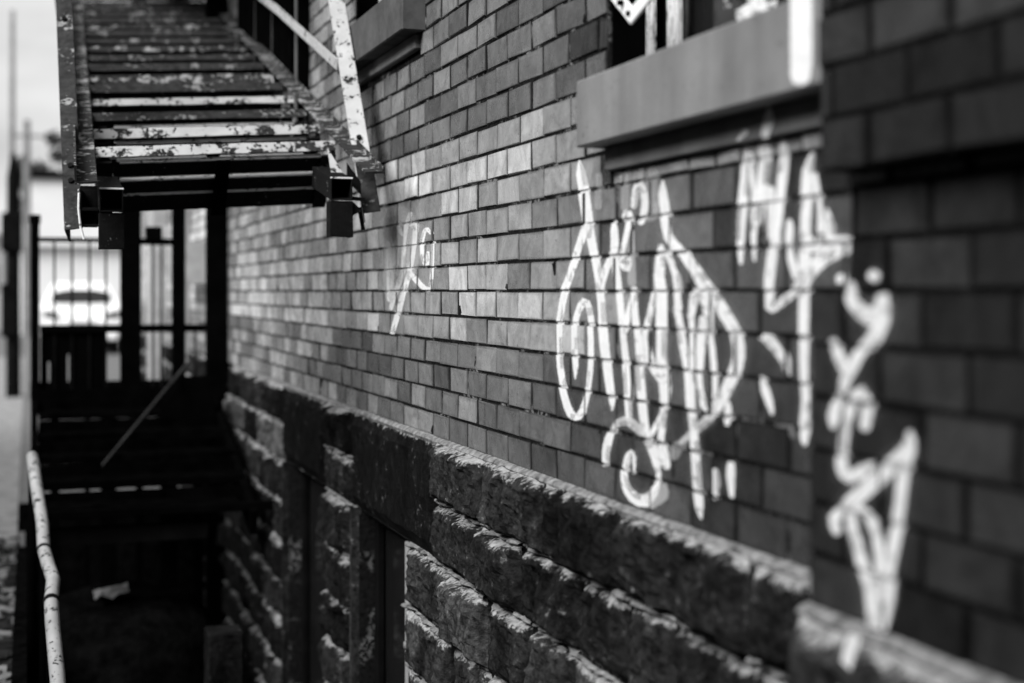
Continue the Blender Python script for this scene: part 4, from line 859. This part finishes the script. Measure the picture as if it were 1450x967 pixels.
m = MB(); m.prism([(.80, 8.0, -.47), (.98, 8.0, -.47), (.98, 8.0, -.72), (.70, 8.0, -.72), (.66, 8.0, -.68)], (0, .03, 0)); top(m, 'dark_board', M_black, 'dark slanted board standing behind the leaning bar by the wall', 'board')

# ------------------------------------------------------------------ bent pipe handrail at the pavement edge
m = MB()
P = [(.015, 5.95, -.655), (.030, 5.70, -.745), (.049, 5.476, -.849), (.052, 5.28, -.912), (.064, 5.12, -.935), (.079, 4.985, -.962), (.070, 4.83, -.998), (.072, 4.70, -1.045), (.083, 4.408, -1.157), (.09, 4.1, -1.28), (.1, 3.6, -1.40)]
m.tube(P, .0225, 14)
hr = empty('pipe_handrail', 'bent pale pipe handrail with flaking paint at the lower left edge', 'handrail', (.06, 5.0, -1.6 + EYE))
m.build('rail_pipe', M_pl2, hr, smooth=True)
for i in (0, 3, 6, 9):
    p = P[i]; m = MB(); m.tube([(p[0], p[1], p[2] - .015), (p[0], p[1], -1.62)], .016, 10); m.build('support', M_black, hr, smooth=True)
m = MB()
for i in (3, 6): 
    a = Vector(P[i]); d = (Vector(P[i + 1]) - a).normalized(); m.tube([a, a + d * .02], .0255, 14)
m.build('pipe_joint', M_pk, hr, smooth=True)

# ------------------------------------------------------------------ ground, areaway, kerb
m = MB()
m.box(-400, -.02, -200, 900, -1.7, -1.5); m.box(-.02, 400, 9.4, 900, -1.7, -1.5); m.box(-.02, 400, -200, -2.5, -1.7, -1.5)
setting(m, 'ground', M_road)
m = MB(); m.box(-.02, 1.6, -2.5, 9.4, -2.7, -2.6); setting(m, 'areaway_floor', M_floor)
m = MB(); m.box(-.06, -.005, -2.5, 8.35, -2.6, -1.42); m.box(-.06, 1.12, 9.38, 9.44, -2.6, -1.33); setting(m, 'areaway_wall', M_curb)
m = MB(); m.box(-9, -.065, 9.0, 34, -1.499, -1.492); setting(m, 'pavement', M_concrete)
m = MB(); m.box(-2.2, -.065, -2.5, 8.9, -1.499, -1.485); setting(m, 'planting_strip', M_soil)
m = MB(); rg = random.Random(3)
for i in range(2600):
    x = -.07 - abs(rg.gauss(0, .35)); y = rg.uniform(4.2, 8.8); s_ = rg.uniform(.008, .035)
    m.box(x - s_, x + s_, y - s_, y + s_, -1.49, -1.485 + s_ * 1.2, j=s_ * .5, mi=0 if rg.random() < .72 else 1)
tag(top(m, 'rubble', [M_soil, M_concrete], 'loose dark rubble and leaf litter on the strip left of the pipe handrail', 'rubble'), kind='stuff')
m = MB()
def litter(u, v): return (.30 + .16 * u, 7.05 + .2 * v, -1.47 + .03 * noise.noise(Vector((u * 3, v * 3, 0))) + .03 * u)
m.grid(litter, 6, 6); top(m, 'paper_litter', M_litter, 'scrap of pale paper lying in the dark areaway under the steps', 'litter')
m = MB(); m.grid(lambda u, v: (-.004 + 1.1 * u, 6.4 + 1.6 * v, -2.6 + 1.10 * math.exp(-(math.hypot(u - .4, v - .5) / .55) ** 6) + .05 * noise.noise(Vector((u * 6, v * 8, 0)))), 30, 30); top(m, 'rubble_heap', M_floor, 'dark mound of debris under the steps carrying the pale scrap', 'debris')
m = MB(); m.box(.66, .80, 5.6, 5.74, -2.6, -1.33); top(m, 'stone_bollard', M_plain, 'grey square stone stub standing in the areaway near the base wall', 'bollard', bevel=.008)

# ------------------------------------------------------------------ street beyond
m = MB(); m.tube([(-.411, 40.3, -1.5), (-.411, 40.3, 3), (-.400, 40.3, 7.5)], [.09, .08, .06], 12)
top(m, 'utility_pole', M_pole, 'tall thin utility pole at the far left against the sky', 'utility pole', 'utility poles along the street', smooth=True)
m = MB(); m.tube([(-.042, 47.5, -1.5), (-.042, 47.5, 5.4)], [.14, .10], 12); m.bar((-.5, 47.5, 4.9), (.45, 47.5, 4.9), .08, .08)
top(m, 'utility_pole', M_grey, 'shorter pale pole with a crossarm beside the far white building', 'utility pole', 'utility poles along the street')
t = empty('street_signal', 'dark thick street post with boxes at the far left edge', 'post', (-.2, 21.2, 0))
m = MB(); m.tube([(-.20, 21.2, -1.5), (-.20, 21.2, 1.6), (-.20, 21.2, 1.95)], [.10, .085, .03], 12); m.build('pole', M_dark, t)
m = MB(); m.box(-.36, -.08, 21.05, 21.3, .55, 1.1); m.build('signal_box', M_dark, t, bevel=.02)
m = MB(); m.box(-.36, -.14, 21.05, 21.3, -.65, .1); m.build('control_box', M_dark, t, bevel=.02)
def house(name, label, x0, x1, y0, y1, z1, roof_h, over=.4, flat=False, wins=(), wm=None, rm=None):
    t = empty(name, label, 'building', ((x0 + x1) / 2, (y0 + y1) / 2, 0))
    m = MB(); m.box(x0, x1, y0, y1, -1.6, z1); m.build('wall', wm or M_wall_far, t)
    m = MB()
    if flat: m.box(x0 - .2, x1 + .2, y0 - .2, y1 + .2, z1 + .002, z1 + roof_h)
    else: m.prism([(x0 - over, y0 - .3, z1), (x1 + over, y0 - .3, z1), ((x0 + x1) / 2, y0 - .3, z1 + roof_h)], (0, y1 - y0 + .6, 0))
    m.build('roof', rm or M_roof, t)
    for (a, b, c, d) in wins:
        m = MB(); m.box(a, b, y0 - .05, y0 - .002, c, d); w_ = m.build('window', M_grey, t)
        m = MB(); m.box(a + .1, b - .1, y0 - .07, y0 - .052, c + .1, d - .1); m.build('pane', M_glass_dark, w_)
    return t
house('white_garage', 'low white gabled building behind the parked car', -.35, 6.2, 52, 60, 1.55, 2.6, wins=((4.8, 5.8, -.5, .8),), rm=M_wall_far)
house('white_warehouse', 'taller white flat roofed building behind the gabled one', -.15, 14, 68, 82, 5.1, .35, flat=True, rm=M_dark)
house('far_house', 'grey low building at the far left edge behind the post', -8, -.9, 58, 66, 2.0, 1.3, wins=((-3, -2, -.3, .9), (-1.7, -1.1, 0, 1.0)), wm=M_pale_brick, rm=M_grey)
def tree(x, y, z0, h, r, seed, label, n=900):
    t = empty('tree', label, 'tree', (x, y, 0), 'trees beyond the white buildings'); rg = random.Random(seed)
    m = MB(); m.tube([(x, y, -1.5), (x + .1, y, z0), (x, y, z0 + h * .7)], [.25, .18, .05], 8)
    for k in range(5):
        a = rg.uniform(0, 6.28); m.tube([(x, y, z0 + h * .1 * k), (x + math.cos(a) * r * .7, y + math.sin(a) * r * .7, z0 + h * (.3 + .12 * k))], [.08, .02], 6)
    m.build('trunk', M_bark, t)
    m = MB(); cl = [(rg.uniform(-.6, .6) * r, rg.uniform(-.6, .6) * r, rg.uniform(.15, .9) * h, rg.uniform(.3, .55) * r) for _ in range(9)]
    for i in range(n):
        c = rg.choice(cl); d = Vector((rg.gauss(0, 1), rg.gauss(0, 1), rg.gauss(0, 1))).normalized() * c[3] * rg.uniform(.5, 1.05)
        p = Vector((x + c[0], y + c[1], z0 + c[2])) + d; s_ = rg.uniform(.09, .2)
        a = Vector((rg.gauss(0, 1), rg.gauss(0, 1), rg.gauss(0, 1))).normalized(); b = a.orthogonal().normalized()
        m.poly([p + a * s_, p + b * s_, p - a * s_, p - b * s_])
    m.build('crown', M_leaf, t, recalc=False)
tree(.35, 86, 3.5, 4.2, 1.3, 4, 'bushy dark tree rising behind the flat roofed white building, left one')
tree(1.9, 88, 3.4, 6.6, 1.1, 9, 'narrow dark tree rising behind the flat roofed white building, right one')
tree(-6.5, 70, .3, 5.2, 2.4, 12, 'round dark tree behind the grey house at the far left', 1200)

# parked car, nose towards the viewer
cx, cy = 1.20, 34.6
car = empty('parked_car', 'white parked car facing the viewer, seen through the landing railing', 'car', (cx, cy + 2, 0))
G = -1.5
prof = [(0.0, .35), (0.0, .85), (.08, 1.06), (.78, 1.19), (1.18, 1.58), (1.6, 1.70), (3.1, 1.72), (3.9, 1.62), (4.3, 1.12), (4.45, .9), (4.45, .32)]
def half(yp, z):      # half width of the body at a height
    k = max(0, (z - 1.15)) / .55; f_ = 1 - .06 * max(0, 1 - yp / .5)
    return (.90 - .27 * k) * f_ if z > .5 else (.84) * f_
m = MB(); n = len(prof)
for sgn in (-1, 1):
    m.v += [(cx + sgn * half(y, z), cy + y, G + z) for y, z in prof]
m.f.append(tuple(range(n))); m.f.append(tuple(range(n, 2 * n))[::-1]); m.mi += [0, 0]
for i in range(n):
    j = (i + 1) % n; m.f.append((i, j, n + j, n + i)); m.mi.append(0)
m.build('body', M_car, car, bevel=.035)
def plate(pts, nm, mt, off=(0, -.012, .01)):
    m = MB(); m.prism([(cx + a, cy + b, G + c) for a, b, c in pts], off); return m.build(nm, mt, car)
plate([(-.70, .79, 1.20), (-.3, .78, 1.17), (.3, .78, 1.17), (.70, .79, 1.20), (.66, 1.04, 1.44), (.3, 1.10, 1.51), (-.3, 1.10, 1.51), (-.66, 1.04, 1.44)], 'windscreen', M_glass_dark, (0, -.02, .03))
plate([(-.30, -.015, .64), (.30, -.015, .64), (.30, -.015, .76), (-.30, -.015, .76)], 'grille', M_grey)
plate([(-.55, -.015, .36), (.55, -.015, .36), (.5, -.015, .50), (-.5, -.015, .50)], 'bumper_intake', M_dark)
plate([(-.2, -.03, .50), (.2, -.03, .50), (.2, -.03, .60), (-.2, -.03, .60)], 'number_plate', M_grey)
for sg in (-1, 1):
    plate([(sg * .5, -.02, .88), (sg * .86, .0, .92), (sg * .84, .06, 1.06), (sg * .56, .03, 1.0)], 'headlight', M_dark, (0, -.02, .0))
    m = MB(); m.box(*sorted((cx + sg * .86, cx + sg * 1.04)), cy + 1.15, cy + 1.25, G + 1.02, G + 1.14); m.build('mirror', M_car, car, bevel=.02)
    for yy in (.85, 3.55):
        m = MB(); m.tube([(cx + sg * .66, cy + yy, G + .33), (cx + sg * .865, cy + yy, G + .33)], .33, 20); wh = m.build('wheel', M_tyre, car, bevel=.02)
        m = MB(); m.tube([(cx + sg * .80, cy + yy, G + .33), (cx + sg * .875, cy + yy, G + .33)], .2, 14); m.build('rim', M_grey, wh)
